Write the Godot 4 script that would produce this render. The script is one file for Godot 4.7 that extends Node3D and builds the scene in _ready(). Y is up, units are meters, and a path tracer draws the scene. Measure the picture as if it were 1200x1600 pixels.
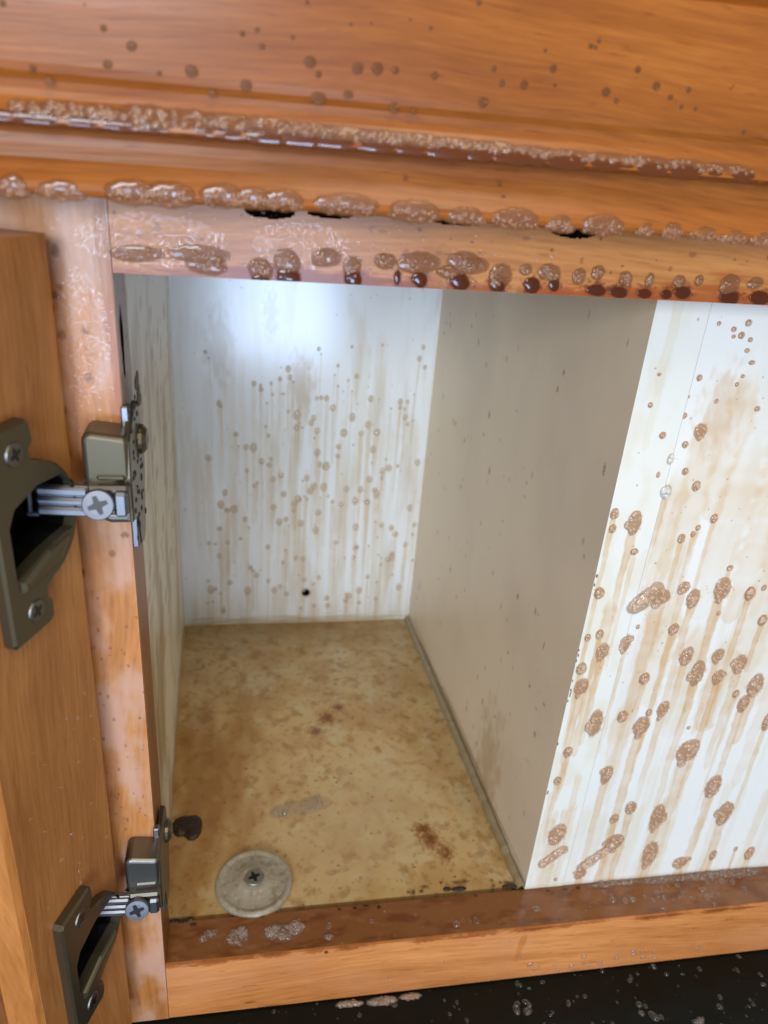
extends Node3D

# lengths in metres; the front of the face frame is the plane z = 0, the lower left corner of the opening is the origin
const OPEN_H := 0.2678        # height of the opening
const FRAME_T := 0.019        # thickness of the face frame
const DEPTH := 0.2394         # to the back panel
const RAIL_H := 0.0337
const DOOR_TURN := 68.0
const HINGES := [0.0560, 0.2118]   # heights of the two hinges
const RECESS := [Vector2(-0.0295, -0.0098), Vector2(-0.0180, -0.0072), Vector2(-0.0060, -0.0062), Vector2(-0.0040, -0.0020), Vector2(-0.0040, 0.0060), Vector2(-0.0080, 0.0098), Vector2(-0.0180, 0.0106), Vector2(-0.0270, 0.0080), Vector2(-0.0295, 0.0040)]

var rng := RandomNumberGenerator.new()
var grain := FastNoiseLite.new()
var fine := FastNoiseLite.new()
var blotch := FastNoiseLite.new()
var wood_x: ImageTexture      # grain along x
var wood_y: ImageTexture      # grain along y
var wood_img: Image
var bump_x: ImageTexture
var bump_y: ImageTexture
var cabinet: Node3D
var M := {}

# drops and foam, as [x, y, half width, half height] in tenths of a millimetre
var panel_drops := [[1778, 2406, 10, 12], [1833, 2223, 24, 29], [1790, 2174, 12, 13], [1760, 2276, 9, 11], [1886, 2549, 11, 12], [1854, 2567, 9, 9], [1860, 2544, 7, 7], [1899, 2589, 11, 12], [1922, 2536, 8, 8], [1921, 2501, 9, 8], [1950, 2462, 12, 8], [1932, 2416, 7, 7], [1919, 2388, 7, 8], [1797, 2583, 7, 8], [1862, 2329, 7, 9], [2020, 2306, 10, 10], [1697, 2207, 12, 13], [1627, 2311, 9, 10], [1633, 2414, 7, 6], [1756, 2342, 6, 6], [1749, 2122, 14, 20], [1816, 2076, 12, 14], [1873, 2020, 16, 21], [1762, 1998, 22, 28], [1717, 2063, 7, 12], [1589, 1914, 16, 23], [1672, 1878, 27, 44], [1594, 1856, 13, 19], [1699, 1762, 15, 14], [1979, 1892, 15, 20], [1926, 1856, 10, 12], [1913, 1830, 10, 13], [1872, 1812, 15, 20], [2104, 1685, 13, 13], [1600, 1589, 20, 27], [1846, 1566, 47, 35], [1938, 1603, 24, 27], [1989, 1553, 27, 44], [2100, 1593, 35, 49], [2223, 1570, 22, 33], [2275, 1595, 11, 14], [2318, 1444, 20, 28], [1945, 1415, 22, 28], [2116, 1483, 8, 11], [1754, 1357, 26, 43], [1792, 1432, 8, 11], [1595, 1392, 13, 17], [1641, 1405, 16, 23], [1669, 1324, 26, 38], [1598, 1246, 21, 30], [1616, 1158, 29, 40], [1879, 1182, 22, 30], [2033, 1281, 28, 44], [2105, 1199, 31, 64], [2172, 1281, 25, 33], [2204, 1172, 26, 37], [2282, 1235, 31, 48], [2312, 1081, 15, 22], [2388, 1120, 35, 56], [2363, 1027, 27, 41], [2508, 922, 21, 52], [1714, 967, 30, 68], [1828, 993, 22, 32], [1924, 937, 37, 49], [1941, 1006, 14, 19], [2000, 1019, 26, 41], [2144, 912, 9, 10], [1624, 821, 20, 30], [1608, 664, 17, 25], [1827, 677, 26, 49], [2176, 783, 51, 58], [2357, 561, 37, 65], [2464, 390, 38, 71], [1921, 409, 21, 30], [1987, 468, 27, 37], [2133, 395, 34, 75], [2153, 161, 38, 76], [1664, 342, 39, 57], [1954, 262, 43, 47], [1829, 69, 28, 33], [2325, 86, 39, 36], [2485, 114, 17, 36], [2679, 105, 24, 40], [2596, 144, 10, 16], [1711, 50, 9, 12]]
var lip_foam := [[-155, 2885, 35, 25], [-60, 2884, 54, 21], [84, 2889, 59, 28], [164, 2889, 60, 28], [279, 2894, 55, 26], [342, 2893, 56, 24], [412, 2894, 48, 24], [555, 2893, 81, 25], [711, 2889, 66, 26], [833, 2886, 52, 21], [955, 2888, 63, 25], [1067, 2883, 42, 20], [1176, 2887, 58, 26], [1285, 2885, 30, 16], [1358, 2885, 31, 20], [1448, 2883, 52, 17], [1527, 2881, 44, 17], [1602, 2879, 36, 18]]
var rail_foam := [[64, 2727, 76, 21], [210, 2734, 85, 24], [228, 2711, 55, 28], [362, 2706, 35, 28], [428, 2728, 39, 34], [532, 2743, 41, 25], [596, 2721, 27, 32], [682, 2742, 34, 21], [772, 2743, 62, 29], [892, 2753, 52, 26], [916, 2743, 53, 23], [860, 2723, 45, 19], [997, 2719, 36, 36], [1065, 2740, 20, 15], [1131, 2737, 36, 23], [1219, 2730, 22, 23], [1272, 2744, 22, 20], [1354, 2731, 21, 22], [1427, 2730, 15, 22], [1517, 2731, 21, 19], [1575, 2737, 16, 15], [1672, 2730, 34, 31], [1753, 2739, 26, 17]]
var rail_drips := [[363, 2671, 26, 16], [432, 2683, 36, 19], [599, 2689, 27, 19], [776, 2695, 24, 16], [885, 2695, 32, 18], [990, 2695, 27, 20], [1088, 2695, 26, 18], [1151, 2699, 18, 13], [1274, 2690, 34, 12], [1341, 2688, 31, 12], [1418, 2688, 27, 10], [1532, 2697, 31, 14], [1680, 2689, 36, 16], [1775, 2692, 37, 16], [716, 2698, 10, 15], [1485, 2689, 20, 10]]
var ledge_foam := [[-100, 3025, 36, 16], [-33, 3028, 39, 18], [40, 3027, 37, 18], [128, 3027, 50, 26], [217, 3029, 51, 21], [295, 3030, 50, 19], [374, 3030, 53, 19], [455, 3029, 54, 17], [537, 3027, 50, 16], [621, 3026, 53, 17], [706, 3026, 51, 16], [793, 3025, 52, 15], [882, 3024, 50, 15], [972, 3022, 45, 15], [1064, 3021, 46, 14], [1157, 3021, 53, 14], [1253, 3020, 54, 15], [1350, 3020, 49, 15], [1449, 3020, 57, 13]]
var front_spots := [[105, 3152, 11, 10], [350, 3203, 11, 9], [360, 3174, 8, 7], [421, 3196, 9, 8], [458, 3155, 14, 12], [219, 3118, 14, 12], [328, 3102, 13, 11], [477, 3090, 17, 13], [540, 3103, 11, 8], [557, 3152, 13, 12], [598, 3155, 13, 13], [704, 3236, 9, 8], [789, 3214, 8, 8], [637, 3155, 8, 8], [721, 3153, 8, 8], [849, 3177, 7, 7], [870, 3151, 7, 8], [920, 3153, 10, 10], [834, 3112, 11, 11], [640, 3085, 11, 11], [682, 3082, 8, 7], [1057, 3236, 10, 9], [980, 3189, 10, 11], [990, 3158, 6, 5], [1110, 3155, 11, 10], [1174, 3204, 11, 11], [1225, 3176, 11, 10], [1264, 3157, 8, 6], [1409, 3191, 6, 6], [57, 3116, 10, 8], [-57, 3076, 10, 9], [260, 3082, 10, 9], [685, 2949, 6, 5], [909, 2951, 6, 5], [921, 2924, 6, 5]]


func _ready() -> void:
	rng.seed = 11
	make_camera_and_light()
	make_textures()
	make_materials()
	cabinet = Node3D.new()
	cabinet.name = "cabinet"
	add_child(cabinet)
	tag(cabinet, "wet maple kitchen cabinet with open door, white interior and brown cleaner stains", "cabinet")
	build_frame()
	build_interior()
	build_right_panel()
	build_drawer_front()
	build_door()
	build_hinges()
	build_mat()
	build_disc()
	build_foam()


func make_camera_and_light() -> void:
	var cam := Camera3D.new()
	cam.name = "camera"
	var at := CameraAttributesPhysical.new()
	at.frustum_focal_length = 17.95
	at.exposure_aperture = 9.0
	at.frustum_focus_distance = 0.265
	cam.attributes = at
	add_child(cam)
	cam.position = Vector3(0.03268, 0.30184, 0.20401)
	cam.rotation_degrees = Vector3(-25.7025, -11.2786, 4.782)
	cam.fov = 67.5275
	cam.near = 0.01
	cam.far = 20.0
	cam.current = true
	var e := Environment.new()
	e.background_mode = Environment.BG_COLOR
	e.background_color = Color(0.50, 0.49, 0.46).linear_to_srgb()
	e.tonemap_mode = Environment.TONE_MAPPER_LINEAR
	e.tonemap_exposure = 1.0
	e.sdfgi_enabled = true
	e.ssao_enabled = true
	e.ssil_enabled = true
	var w := WorldEnvironment.new()
	w.name = "environment"
	w.environment = e
	add_child(w)
	lamp("window_light", Vector3(-0.30, 0.62, 1.4), Vector3(0.08, 0.08, -0.1), Vector2(0.55, 0.36), Color(0.94, 0.97, 1.0), 1.35)
	lamp("added_highlight_light", Vector3(0.12, -0.10, 1.5), Vector3(0.05, 0.2, -0.2), Vector2(0.30, 0.34), Color(0.74, 0.85, 1.0), 0.9)  # added low area light, set for the cool glow on the back panel
	lamp("added_highlight_light_001", Vector3(-0.33, -0.05, 1.5), Vector3(0.0, 0.2, 0.0), Vector2(0.26, 0.26), Color(0.74, 0.85, 1.0), 0.45)  # second added area light, gives the upper left stile its sparkle
	lamp("added_top_light", Vector3(0.35, 1.5, 0.9), Vector3(0.1, 0.1, -0.1), Vector2(0.5, 0.5), Color(1.0, 0.92, 0.80), 0.9)  # added from overhead to brighten the cabinet floor, no lamp known there


func lamp(called: String, from: Vector3, to: Vector3, size: Vector2, color: Color, energy: float) -> void:
	var l := AreaLight3D.new()
	l.name = called
	l.area_size = size
	l.area_normalize_energy = true
	l.light_color = color
	l.light_energy = energy
	l.shadow_enabled = true
	l.area_range = 6.0
	add_child(l)
	l.look_at_from_position(from, to, Vector3.UP)


# ---------------------------------------------------------------- helpers

func tag(o: Node3D, label: String, category: String, group := "", kind := "") -> void:
	o.set_meta("label", label)
	if category:
		o.set_meta("category", category)
	if group:
		o.set_meta("group", group)
	if kind:
		o.set_meta("kind", kind)


func put(called: String, mesh: Mesh, m: Material, parent: Node3D, at := Vector3.ZERO) -> MeshInstance3D:
	var o := MeshInstance3D.new()
	o.name = called
	o.mesh = mesh
	o.material_override = m
	o.position = at
	parent.add_child(o, true)
	return o


func node(called: String, parent: Node3D, at := Vector3.ZERO) -> Node3D:
	var o := Node3D.new()
	o.name = called
	o.position = at
	parent.add_child(o, true)
	return o


func tri(st: SurfaceTool, a: Vector3, b: Vector3, c: Vector3, n: Vector3) -> void:
	# clockwise seen from the side that n points to
	if (b - a).cross(c - a).dot(n) > 0.0:
		var t := b
		b = c
		c = t
	st.add_vertex(a); st.add_vertex(b); st.add_vertex(c)


func quad(st: SurfaceTool, a: Vector3, b: Vector3, c: Vector3, d: Vector3, n: Vector3) -> void:
	tri(st, a, b, c, n)
	tri(st, a, c, d, n)


func start() -> SurfaceTool:
	var st := SurfaceTool.new()
	st.begin(Mesh.PRIMITIVE_TRIANGLES)
	st.set_smooth_group(-1)
	return st


func done(st: SurfaceTool) -> ArrayMesh:
	st.generate_normals()
	return st.commit()


# a box between two corners whose edges are chamfered; hull() takes any eight corners given as bottom ring then top ring
func add_box(st: SurfaceTool, lo: Vector3, hi: Vector3, b := 0.0006) -> void:
	var c := (lo + hi) / 2.0
	var h := (hi - lo) / 2.0
	b = minf(b, minf(h.x, minf(h.y, h.z)) * 0.9)
	var ax := [Vector3.RIGHT, Vector3.UP, Vector3.BACK]
	for k in 3:
		var u: Vector3 = ax[(k + 1) % 3]
		var v: Vector3 = ax[(k + 2) % 3]
		var n0: Vector3 = ax[k]
		var hu := h.dot(u.abs()) - b
		var hv := h.dot(v.abs()) - b
		for s in [-1.0, 1.0]:
			var o: Vector3 = c + n0 * s * h.dot(n0)
			quad(st, o - u * hu - v * hv, o + u * hu - v * hv, o + u * hu + v * hv, o - u * hu + v * hv, n0 * s)
		# edges along axis k
		for su in [-1.0, 1.0]:
			for sv in [-1.0, 1.0]:
				var l := h.dot(n0) - b
				var p1: Vector3 = c + u * su * (hu + b) + v * sv * hv
				var p2: Vector3 = c + u * su * hu + v * sv * (hv + b)
				quad(st, p1 - n0 * l, p1 + n0 * l, p2 + n0 * l, p2 - n0 * l, u * su + v * sv)
	for sx in [-1.0, 1.0]:
		for sy in [-1.0, 1.0]:
			for sz in [-1.0, 1.0]:
				var s3 := Vector3(sx, sy, sz)
				var q: Vector3 = c + s3 * (h - Vector3(b, b, b))
				tri(st, q + Vector3(sx * b, 0, 0), q + Vector3(0, sy * b, 0), q + Vector3(0, 0, sz * b), s3)


func box(lo: Vector3, hi: Vector3, b := 0.0006) -> ArrayMesh:
	var st := start()
	add_box(st, lo, hi, b)
	return done(st)


# an outline in the xy plane (counter-clockwise) made solid from z0 to z1, its front edge chamfered by b
func add_prism(st: SurfaceTool, outline: PackedVector2Array, z0: float, z1: float, b: float, t := Transform3D(), steps := 1) -> void:
	var n := outline.size()
	var inward := PackedVector2Array()
	for i in n:
		var e0 := (outline[i] - outline[(i + n - 1) % n]).normalized()
		var e1 := (outline[(i + 1) % n] - outline[i]).normalized()
		var m := (e0.orthogonal() + e1.orthogonal()).normalized()
		if not Geometry2D.is_point_in_polygon(outline[i] + m * 1e-5, outline):
			m = -m
		inward.append(m / maxf(0.5, absf(m.dot(e1.orthogonal()))))
	var rings: Array[PackedVector2Array] = [outline, outline]
	var zs: Array[float] = [z0, z1 - b]
	for k in steps:
		var a := PI / 2.0 * (k + 1) / steps
		var r := PackedVector2Array()
		for i in n:
			r.append(outline[i] + inward[i] * b * (1.0 - cos(a)))
		rings.append(r)
		zs.append(z1 - b + b * sin(a))
	for k in rings.size() - 1:
		for i in n:
			var j := (i + 1) % n
			var o2 := -(inward[i] + inward[j])
			var nn := t.basis * Vector3(o2.x, o2.y, 0.0 if k == 0 else 1.0)
			quad(st, t * v3(rings[k][i], zs[k]), t * v3(rings[k][j], zs[k]), t * v3(rings[k + 1][j], zs[k + 1]), t * v3(rings[k + 1][i], zs[k + 1]), nn)
	for cap in [[rings[-1], z1, 1.0], [outline, z0, -1.0]]:
		var ring: PackedVector2Array = scaled(cap[0], 1000.0)
		var idx := Geometry2D.triangulate_polygon(ring)
		for i in range(0, idx.size(), 3):
			var q: Array[Vector3] = []
			for k in 3:
				q.append(t * v3(ring[idx[i + k]] / 1000.0, cap[1]))
			tri(st, q[0], q[1], q[2], t.basis.z * float(cap[2]))


# an outline with a hole in it, from z0 to z1, the outer front edge chamfered by b
func add_plate(st: SurfaceTool, outline: PackedVector2Array, hole: PackedVector2Array, z0: float, z1: float, b: float, t: Transform3D) -> void:
	var n := outline.size()
	var inner := PackedVector2Array()
	for i in n:
		var e0 := (outline[i] - outline[(i + n - 1) % n]).normalized()
		var e1 := (outline[(i + 1) % n] - outline[i]).normalized()
		var m := (e0.orthogonal() + e1.orthogonal()).normalized()
		if not Geometry2D.is_point_in_polygon(outline[i] + m * 2e-5, outline):
			m = -m
		inner.append(outline[i] + m * b)
	for i in n:
		var j := (i + 1) % n
		var mid := (outline[i] + outline[j]) / 2.0
		var o2 := (outline[j] - outline[i]).normalized().orthogonal()
		if Geometry2D.is_point_in_polygon(mid + o2 * 1e-5, outline):
			o2 = -o2
		var nn := t.basis * Vector3(o2.x, o2.y, 0)
		quad(st, t * v3(outline[i], z0), t * v3(outline[j], z0), t * v3(outline[j], z1 - b), t * v3(outline[i], z1 - b), nn)
		quad(st, t * v3(outline[i], z1 - b), t * v3(outline[j], z1 - b), t * v3(inner[j], z1), t * v3(inner[i], z1), nn + t.basis.z)
	for i in hole.size():
		var j := (i + 1) % hole.size()
		var o2 := (hole[j] - hole[i]).normalized().orthogonal()
		if not Geometry2D.is_point_in_polygon((hole[i] + hole[j]) / 2.0 + o2 * 1e-5, hole):
			o2 = -o2
		quad(st, t * v3(hole[i], z0), t * v3(hole[j], z0), t * v3(hole[j], z1), t * v3(hole[i], z1), t.basis * v3(o2, 0))
	# front, in two halves that meet across the hole
	for s in [-1.0, 1.0]:
		var half := PackedVector2Array([Vector2(-1, 0), Vector2(1, 0), Vector2(1, s), Vector2(-1, s)])
		for big in Geometry2D.intersect_polygons(scaled(inner, 1000.0), scaled(half, 1000.0)):
			for piece in Geometry2D.clip_polygons(big, scaled(hole, 1000.0)):
				var idx := Geometry2D.triangulate_polygon(piece)
				for i in range(0, idx.size(), 3):
					tri(st, t * v3(piece[idx[i]] / 1000.0, z1), t * v3(piece[idx[i + 1]] / 1000.0, z1), t * v3(piece[idx[i + 2]] / 1000.0, z1), t.basis.z)


func scaled(p: Array, k: float) -> PackedVector2Array:
	var o := PackedVector2Array()
	for q in p:
		o.append(q * k)
	return o


func v3(p: Vector2, z: float) -> Vector3:
	return Vector3(p.x, p.y, z)


# a profile of [radius, height] pairs turned round z
func add_lathe(st: SurfaceTool, profile: Array, steps: int, t := Transform3D()) -> void:
	for i in profile.size() - 1:
		for k in steps:
			var a := TAU * k / steps
			var b := TAU * (k + 1) / steps
			var p: Array[Vector3] = []
			for q in [[i, a], [i, b], [i + 1, b], [i + 1, a]]:
				var r: float = profile[q[0]][0]
				p.append(t * Vector3(r * cos(q[1]), r * sin(q[1]), profile[q[0]][1]))
			var dr: float = profile[i + 1][0] - profile[i][0]
			var dz: float = profile[i + 1][1] - profile[i][1]
			var m := (a + b) / 2.0
			var n := t.basis * Vector3(dz * cos(m), dz * sin(m), -dr)
			if profile[i][0] > 1e-6:
				tri(st, p[0], p[1], p[2], n)
			if profile[i + 1][0] > 1e-6:
				tri(st, p[0], p[2], p[3], n)


# a panel whose front carries one texture from 0 to 1: corner o, edges u and v, thickness t behind it
func panel(o: Vector3, u: Vector3, v: Vector3, t: float) -> ArrayMesh:
	var n := u.cross(v).normalized()
	var st := start()
	st.set_smooth_group(-1)
	var c: Array[Vector3] = [o, o + u, o + u + v, o + v]
	var uv: Array[Vector2] = [Vector2(0, 1), Vector2(1, 1), Vector2(1, 0), Vector2(0, 0)]
	for f in [[0, 2, 1], [0, 3, 2]]:
		for k in f:
			st.set_uv(uv[k]); st.add_vertex(c[k])
	for i in 4:
		var j := (i + 1) % 4
		var quadv := [c[i], c[j], c[j] - n * t, c[i] - n * t]
		var quv := [uv[i], uv[j], uv[j], uv[i]]
		for k in [0, 1, 2, 0, 2, 3]:
			st.set_uv(quv[k]); st.add_vertex(quadv[k])
	for f in [[0, 1, 2], [0, 2, 3]]:
		for k in f:
			st.set_uv(uv[k]); st.add_vertex(c[k] - n * t)
	return done(st)


# Liquid lying on the plane z = 0: mounds [x, y, rx, ry] that run together, h times as high as wide, with bubbles standing on them.
# own: colour of the liquid, rim: colour where it thins out or gathers, on foam a painted-in refraction edge, pale: colour of the bubbles (all linear)
func liquid(mounds: Array, h: float, bubbles: int, bubble_r: float, own: Color, rim: Color, pale: Color, cell := 0.0, low := 0.0, y_least := -1e9, opacity := 0.62) -> ArrayMesh:
	var lo := Vector2(1e9, 1e9)
	var hi := -lo
	var least := 1e9
	for m in mounds:
		lo = lo.min(Vector2(m[0] - m[2] * 1.15, m[1] - m[3] * 1.15))
		hi = hi.max(Vector2(m[0] + m[2] * 1.15, m[1] + m[3] * 1.15))
		least = minf(least, minf(m[2], m[3]))
	if cell == 0.0:
		cell = clampf(least / 10.0, 0.00009, 0.0002)
	var nx := int(ceil((hi.x - lo.x) / cell)) + 1
	var ny := int(ceil((hi.y - lo.y) / cell)) + 1
	var field := PackedFloat32Array()
	field.resize(nx * ny)
	var wob := rng.randf() * 100.0
	for j in ny:
		for i in nx:
			var x := lo.x + i * cell
			var y := lo.y + j * cell
			var f := -1.0
			for m in mounds:
				var dx: float = (x - m[0]) / m[2]
				var dy: float = (y - m[1]) / m[3]
				var g := 1.0 - dx * dx - dy * dy
				if g > -0.7:
					f = maxf(f, g) + (0.0 if f < -0.5 else maxf(0.0, 0.35 - absf(f - g)) * 0.4)
			if f > -0.9:
				f += 0.18 * fine.get_noise_2d(x * 3600.0 + wob, y * 3600.0) * (1.0 - smoothstep(0.1, 0.7, f))
			field[j * nx + i] = f if y > y_least else -0.05
	var height := PackedFloat32Array()
	height.resize(nx * ny)
	var tint := PackedColorArray()
	tint.resize(nx * ny)
	for k in nx * ny:
		var f := field[k]
		height[k] = h * least * sqrt(f) if f > 0.0 else -h * least * sqrt(minf(-f, 0.25))
		var thick := rim.lerp(own, smoothstep(0.02, 0.35, f))
		thick.a = lerpf(0.3, opacity, smoothstep(0.0, 0.5, f))
		tint[k] = thick
	# bubbles
	var base := height.duplicate()
	for n in bubbles:
		var m: Array = mounds[rng.randi() % mounds.size()]
		var a := rng.randf() * TAU
		var d := sqrt(rng.randf()) * 0.86
		var bx: float = m[0] + cos(a) * d * m[2]
		var by: float = m[1] + (sin(a) * d * 0.86 - low) * m[3]
		var r := minf(bubble_r * (0.35 + 1.1 * pow(rng.randf(), 2.5)), least * 0.55)
		var ci := int((bx - lo.x) / cell)
		var cj := int((by - lo.y) / cell)
		var span := int(ceil(r / cell)) + 1
		if ci < 0 or cj < 0 or ci >= nx or cj >= ny or field[cj * nx + ci] < 0.08:
			continue
		for j in range(maxi(0, cj - span), mini(ny, cj + span + 1)):
			for i in range(maxi(0, ci - span), mini(nx, ci + span + 1)):
				var q := Vector2(lo.x + i * cell - bx, lo.y + j * cell - by).length() / r
				if q < 1.0 and field[j * nx + i] > 0.0:
					var up := base[j * nx + i] + r * 0.42 * sqrt(1.0 - q * q)
					if up > height[j * nx + i]:
						height[j * nx + i] = up
						var skin := own.lerp(rim, 0.35).lerp(pale, 1.0 - smoothstep(0.5, 0.95, q))
						skin.a = minf(1.0, opacity + 0.12)
						tint[j * nx + i] = skin
	var at := PackedInt32Array()
	at.resize(nx * ny)
	at.fill(-1)
	var v := PackedVector3Array()
	var nn := PackedVector3Array()
	var cc := PackedColorArray()
	var idx := PackedInt32Array()
	for j in ny - 1:
		for i in nx - 1:
			var k := j * nx + i
			if maxf(maxf(field[k], field[k + 1]), maxf(field[k + nx], field[k + nx + 1])) <= 0.0:
				continue
			var q := [k, k + 1, k + nx + 1, k + nx]
			for w in q:
				if at[w] < 0:
					at[w] = v.size()
					var wi: int = w % nx
					var wj: int = w / nx
					v.append(Vector3(lo.x + wi * cell, lo.y + wj * cell, height[w]))
					var l := height[w - 1] if wi > 0 else height[w]
					var r := height[w + 1] if wi < nx - 1 else height[w]
					var d := height[w - nx] if wj > 0 else height[w]
					var u := height[w + nx] if wj < ny - 1 else height[w]
					nn.append(Vector3(l - r, d - u, 2.0 * cell).normalized())
					cc.append(tint[w])
			idx.append_array([at[q[0]], at[q[2]], at[q[1]], at[q[0]], at[q[3]], at[q[2]]])
	var arr := []
	arr.resize(Mesh.ARRAY_MAX)
	arr[Mesh.ARRAY_VERTEX] = v
	arr[Mesh.ARRAY_NORMAL] = nn
	arr[Mesh.ARRAY_COLOR] = cc
	arr[Mesh.ARRAY_INDEX] = idx
	var mesh := ArrayMesh.new()
	if idx.size():
		mesh.add_surface_from_arrays(Mesh.PRIMITIVE_TRIANGLES, arr)
	return mesh


# a film of clear water on z = 0 between two corners, its surface uneven and its outline broken
func film(lo: Vector2, hi: Vector2, depth: float, cell: float) -> ArrayMesh:
	var nx := int((hi.x - lo.x) / cell) + 1
	var ny := int((hi.y - lo.y) / cell) + 1
	var z := PackedFloat32Array()
	z.resize(nx * ny)
	for j in ny:
		for i in nx:
			var x := lo.x + i * cell
			var y := lo.y + j * cell
			var e := 1.35 - 1.35 * (pow(2.0 * i / nx - 1.0, 2.0) + pow(2.0 * j / ny - 1.0, 2.0))
			z[j * nx + i] = depth * (0.35 + 0.9 * fine.get_noise_2d(x * 9000.0, y * 9000.0) + 0.5 * fine.get_noise_2d(x * 19000.0 + 70.0, y * 19000.0)) * clampf(e, 0.0, 1.0)
	var v := PackedVector3Array()
	var nn := PackedVector3Array()
	var idx := PackedInt32Array()
	for j in ny:
		for i in nx:
			var k := j * nx + i
			v.append(Vector3(lo.x + i * cell, lo.y + j * cell, z[k] + 0.00003))
			var l := z[k - 1] if i > 0 else z[k]
			var r := z[k + 1] if i < nx - 1 else z[k]
			var d := z[k - nx] if j > 0 else z[k]
			var u := z[k + nx] if j < ny - 1 else z[k]
			nn.append(Vector3(l - r, d - u, 2.0 * cell).normalized())
	for j in ny - 1:
		for i in nx - 1:
			var k := j * nx + i
			if z[k] > depth * 0.12 and z[k + nx + 1] > depth * 0.12:
				idx.append_array([k, k + nx + 1, k + 1, k, k + nx, k + nx + 1])
	var arr := []
	arr.resize(Mesh.ARRAY_MAX)
	arr[Mesh.ARRAY_VERTEX] = v
	arr[Mesh.ARRAY_NORMAL] = nn
	arr[Mesh.ARRAY_INDEX] = idx
	var mesh := ArrayMesh.new()
	mesh.add_surface_from_arrays(Mesh.PRIMITIVE_TRIANGLES, arr)
	return mesh


# clear bubbles [x, y, r] standing on z = 0, as thin domes
func domes(list: Array) -> ArrayMesh:
	var st := SurfaceTool.new()
	st.begin(Mesh.PRIMITIVE_TRIANGLES)
	st.set_smooth_group(0)
	for b in list:
		var r: float = b[2]
		add_lathe(st, [[r, -0.0001], [r * 0.97, r * 0.15], [r * 0.86, r * 0.32], [r * 0.6, r * 0.48], [r * 0.3, r * 0.57], [0.0, r * 0.6]], 12, uneven(b))
	st.generate_normals()
	return st.commit()


# no drop is quite round: a turn and a stretch that follow from where it lies
func uneven(b: Array) -> Transform3D:
	var k := fmod(absf(b[0]) * 7919.0 + absf(b[1]) * 3571.0, 1.0)
	return Transform3D(Basis(Vector3.BACK, k * TAU).scaled_local(Vector3(1.0 + 0.35 * k, 1.0 - 0.2 * k, 1.0)), Vector3(b[0], b[1], 0))


# the rims of such bubbles: rings of liquid round their feet
func rims(list: Array) -> ArrayMesh:
	var st := SurfaceTool.new()
	st.begin(Mesh.PRIMITIVE_TRIANGLES)
	st.set_smooth_group(0)
	for b in list:
		var r: float = b[2]
		var w := r * 0.10
		add_lathe(st, [[r - w, 0.0], [r - w * 0.6, w * 0.8], [r, w], [r + w * 0.7, w * 0.6], [r + w, 0.0]], 12, uneven(b))
	st.generate_normals()
	return st.commit()


# ---------------------------------------------------------------- textures

func make_textures() -> void:
	grain.seed = 3
	grain.noise_type = FastNoiseLite.TYPE_SIMPLEX_SMOOTH
	grain.frequency = 1.0
	grain.fractal_octaves = 3
	fine.seed = 8
	fine.noise_type = FastNoiseLite.TYPE_SIMPLEX_SMOOTH
	fine.frequency = 0.1
	fine.fractal_octaves = 2
	blotch.seed = 21
	blotch.noise_type = FastNoiseLite.TYPE_SIMPLEX_SMOOTH
	blotch.frequency = 1.0
	blotch.fractal_octaves = 4
	# maple: 0.4 m along the grain, 0.2 m across it
	wood_img = Image.create(2048, 1536, false, Image.FORMAT_RGB8)
	var bump := Image.create(2048, 1536, false, Image.FORMAT_L8)
	for y in 1536:
		for x in 2048:
			var u := x / 2048.0
			var v := y / 1536.0
			var wav := 0.02 * sin(u * TAU) + 0.009 * grain.get_noise_2d(u * 3.0, v * 2.0)
			var g := grain.get_noise_2d(u * 2.5, (v + wav) * 26.0)
			var s := grain.get_noise_2d(u * 9.0 + 40.0, (v + wav) * 170.0)
			var f := blotch.get_noise_2d(u * 5.0, v * 4.0 + 9.0)
			var pore := smoothstep(0.42, 0.75, grain.get_noise_2d(u * 22.0 + 70.0, (v + wav) * 240.0))
			var h2 := grain.get_noise_2d(u * 30.0 + 11.0, (v + wav) * 420.0)
			var k := 0.5 + 0.3 * g + 0.3 * s + 0.26 * f + 0.22 * h2
			var c := Color(0.56, 0.355, 0.17).lerp(Color(0.745, 0.53, 0.315), clampf(k, 0.0, 1.0))
			c = c.lerp(Color(0.46, 0.27, 0.13), pore * 0.5)
			wood_img.set_pixel(x, y, c)
			bump.set_pixel(x, y, Color.from_hsv(0, 0, clampf(0.5 + 0.3 * s - 0.35 * pore, 0, 1)))
	# fade the two ends into each other so that the boards can run on
	for y in 1536:
		for x in 128:
			var w := x / 128.0
			wood_img.set_pixel(x, y, wood_img.get_pixel(2047 - x, y).lerp(wood_img.get_pixel(x, y), 0.5 + 0.5 * w))
	wood_x = ImageTexture.create_from_image(wood_img)
	var turned := wood_img.duplicate()
	turned.rotate_90(CLOCKWISE)
	wood_y = ImageTexture.create_from_image(turned)
	bump_x = ImageTexture.create_from_image(bump)
	var bt := bump.duplicate()
	bt.rotate_90(CLOCKWISE)
	bump_y = ImageTexture.create_from_image(bt)


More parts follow.
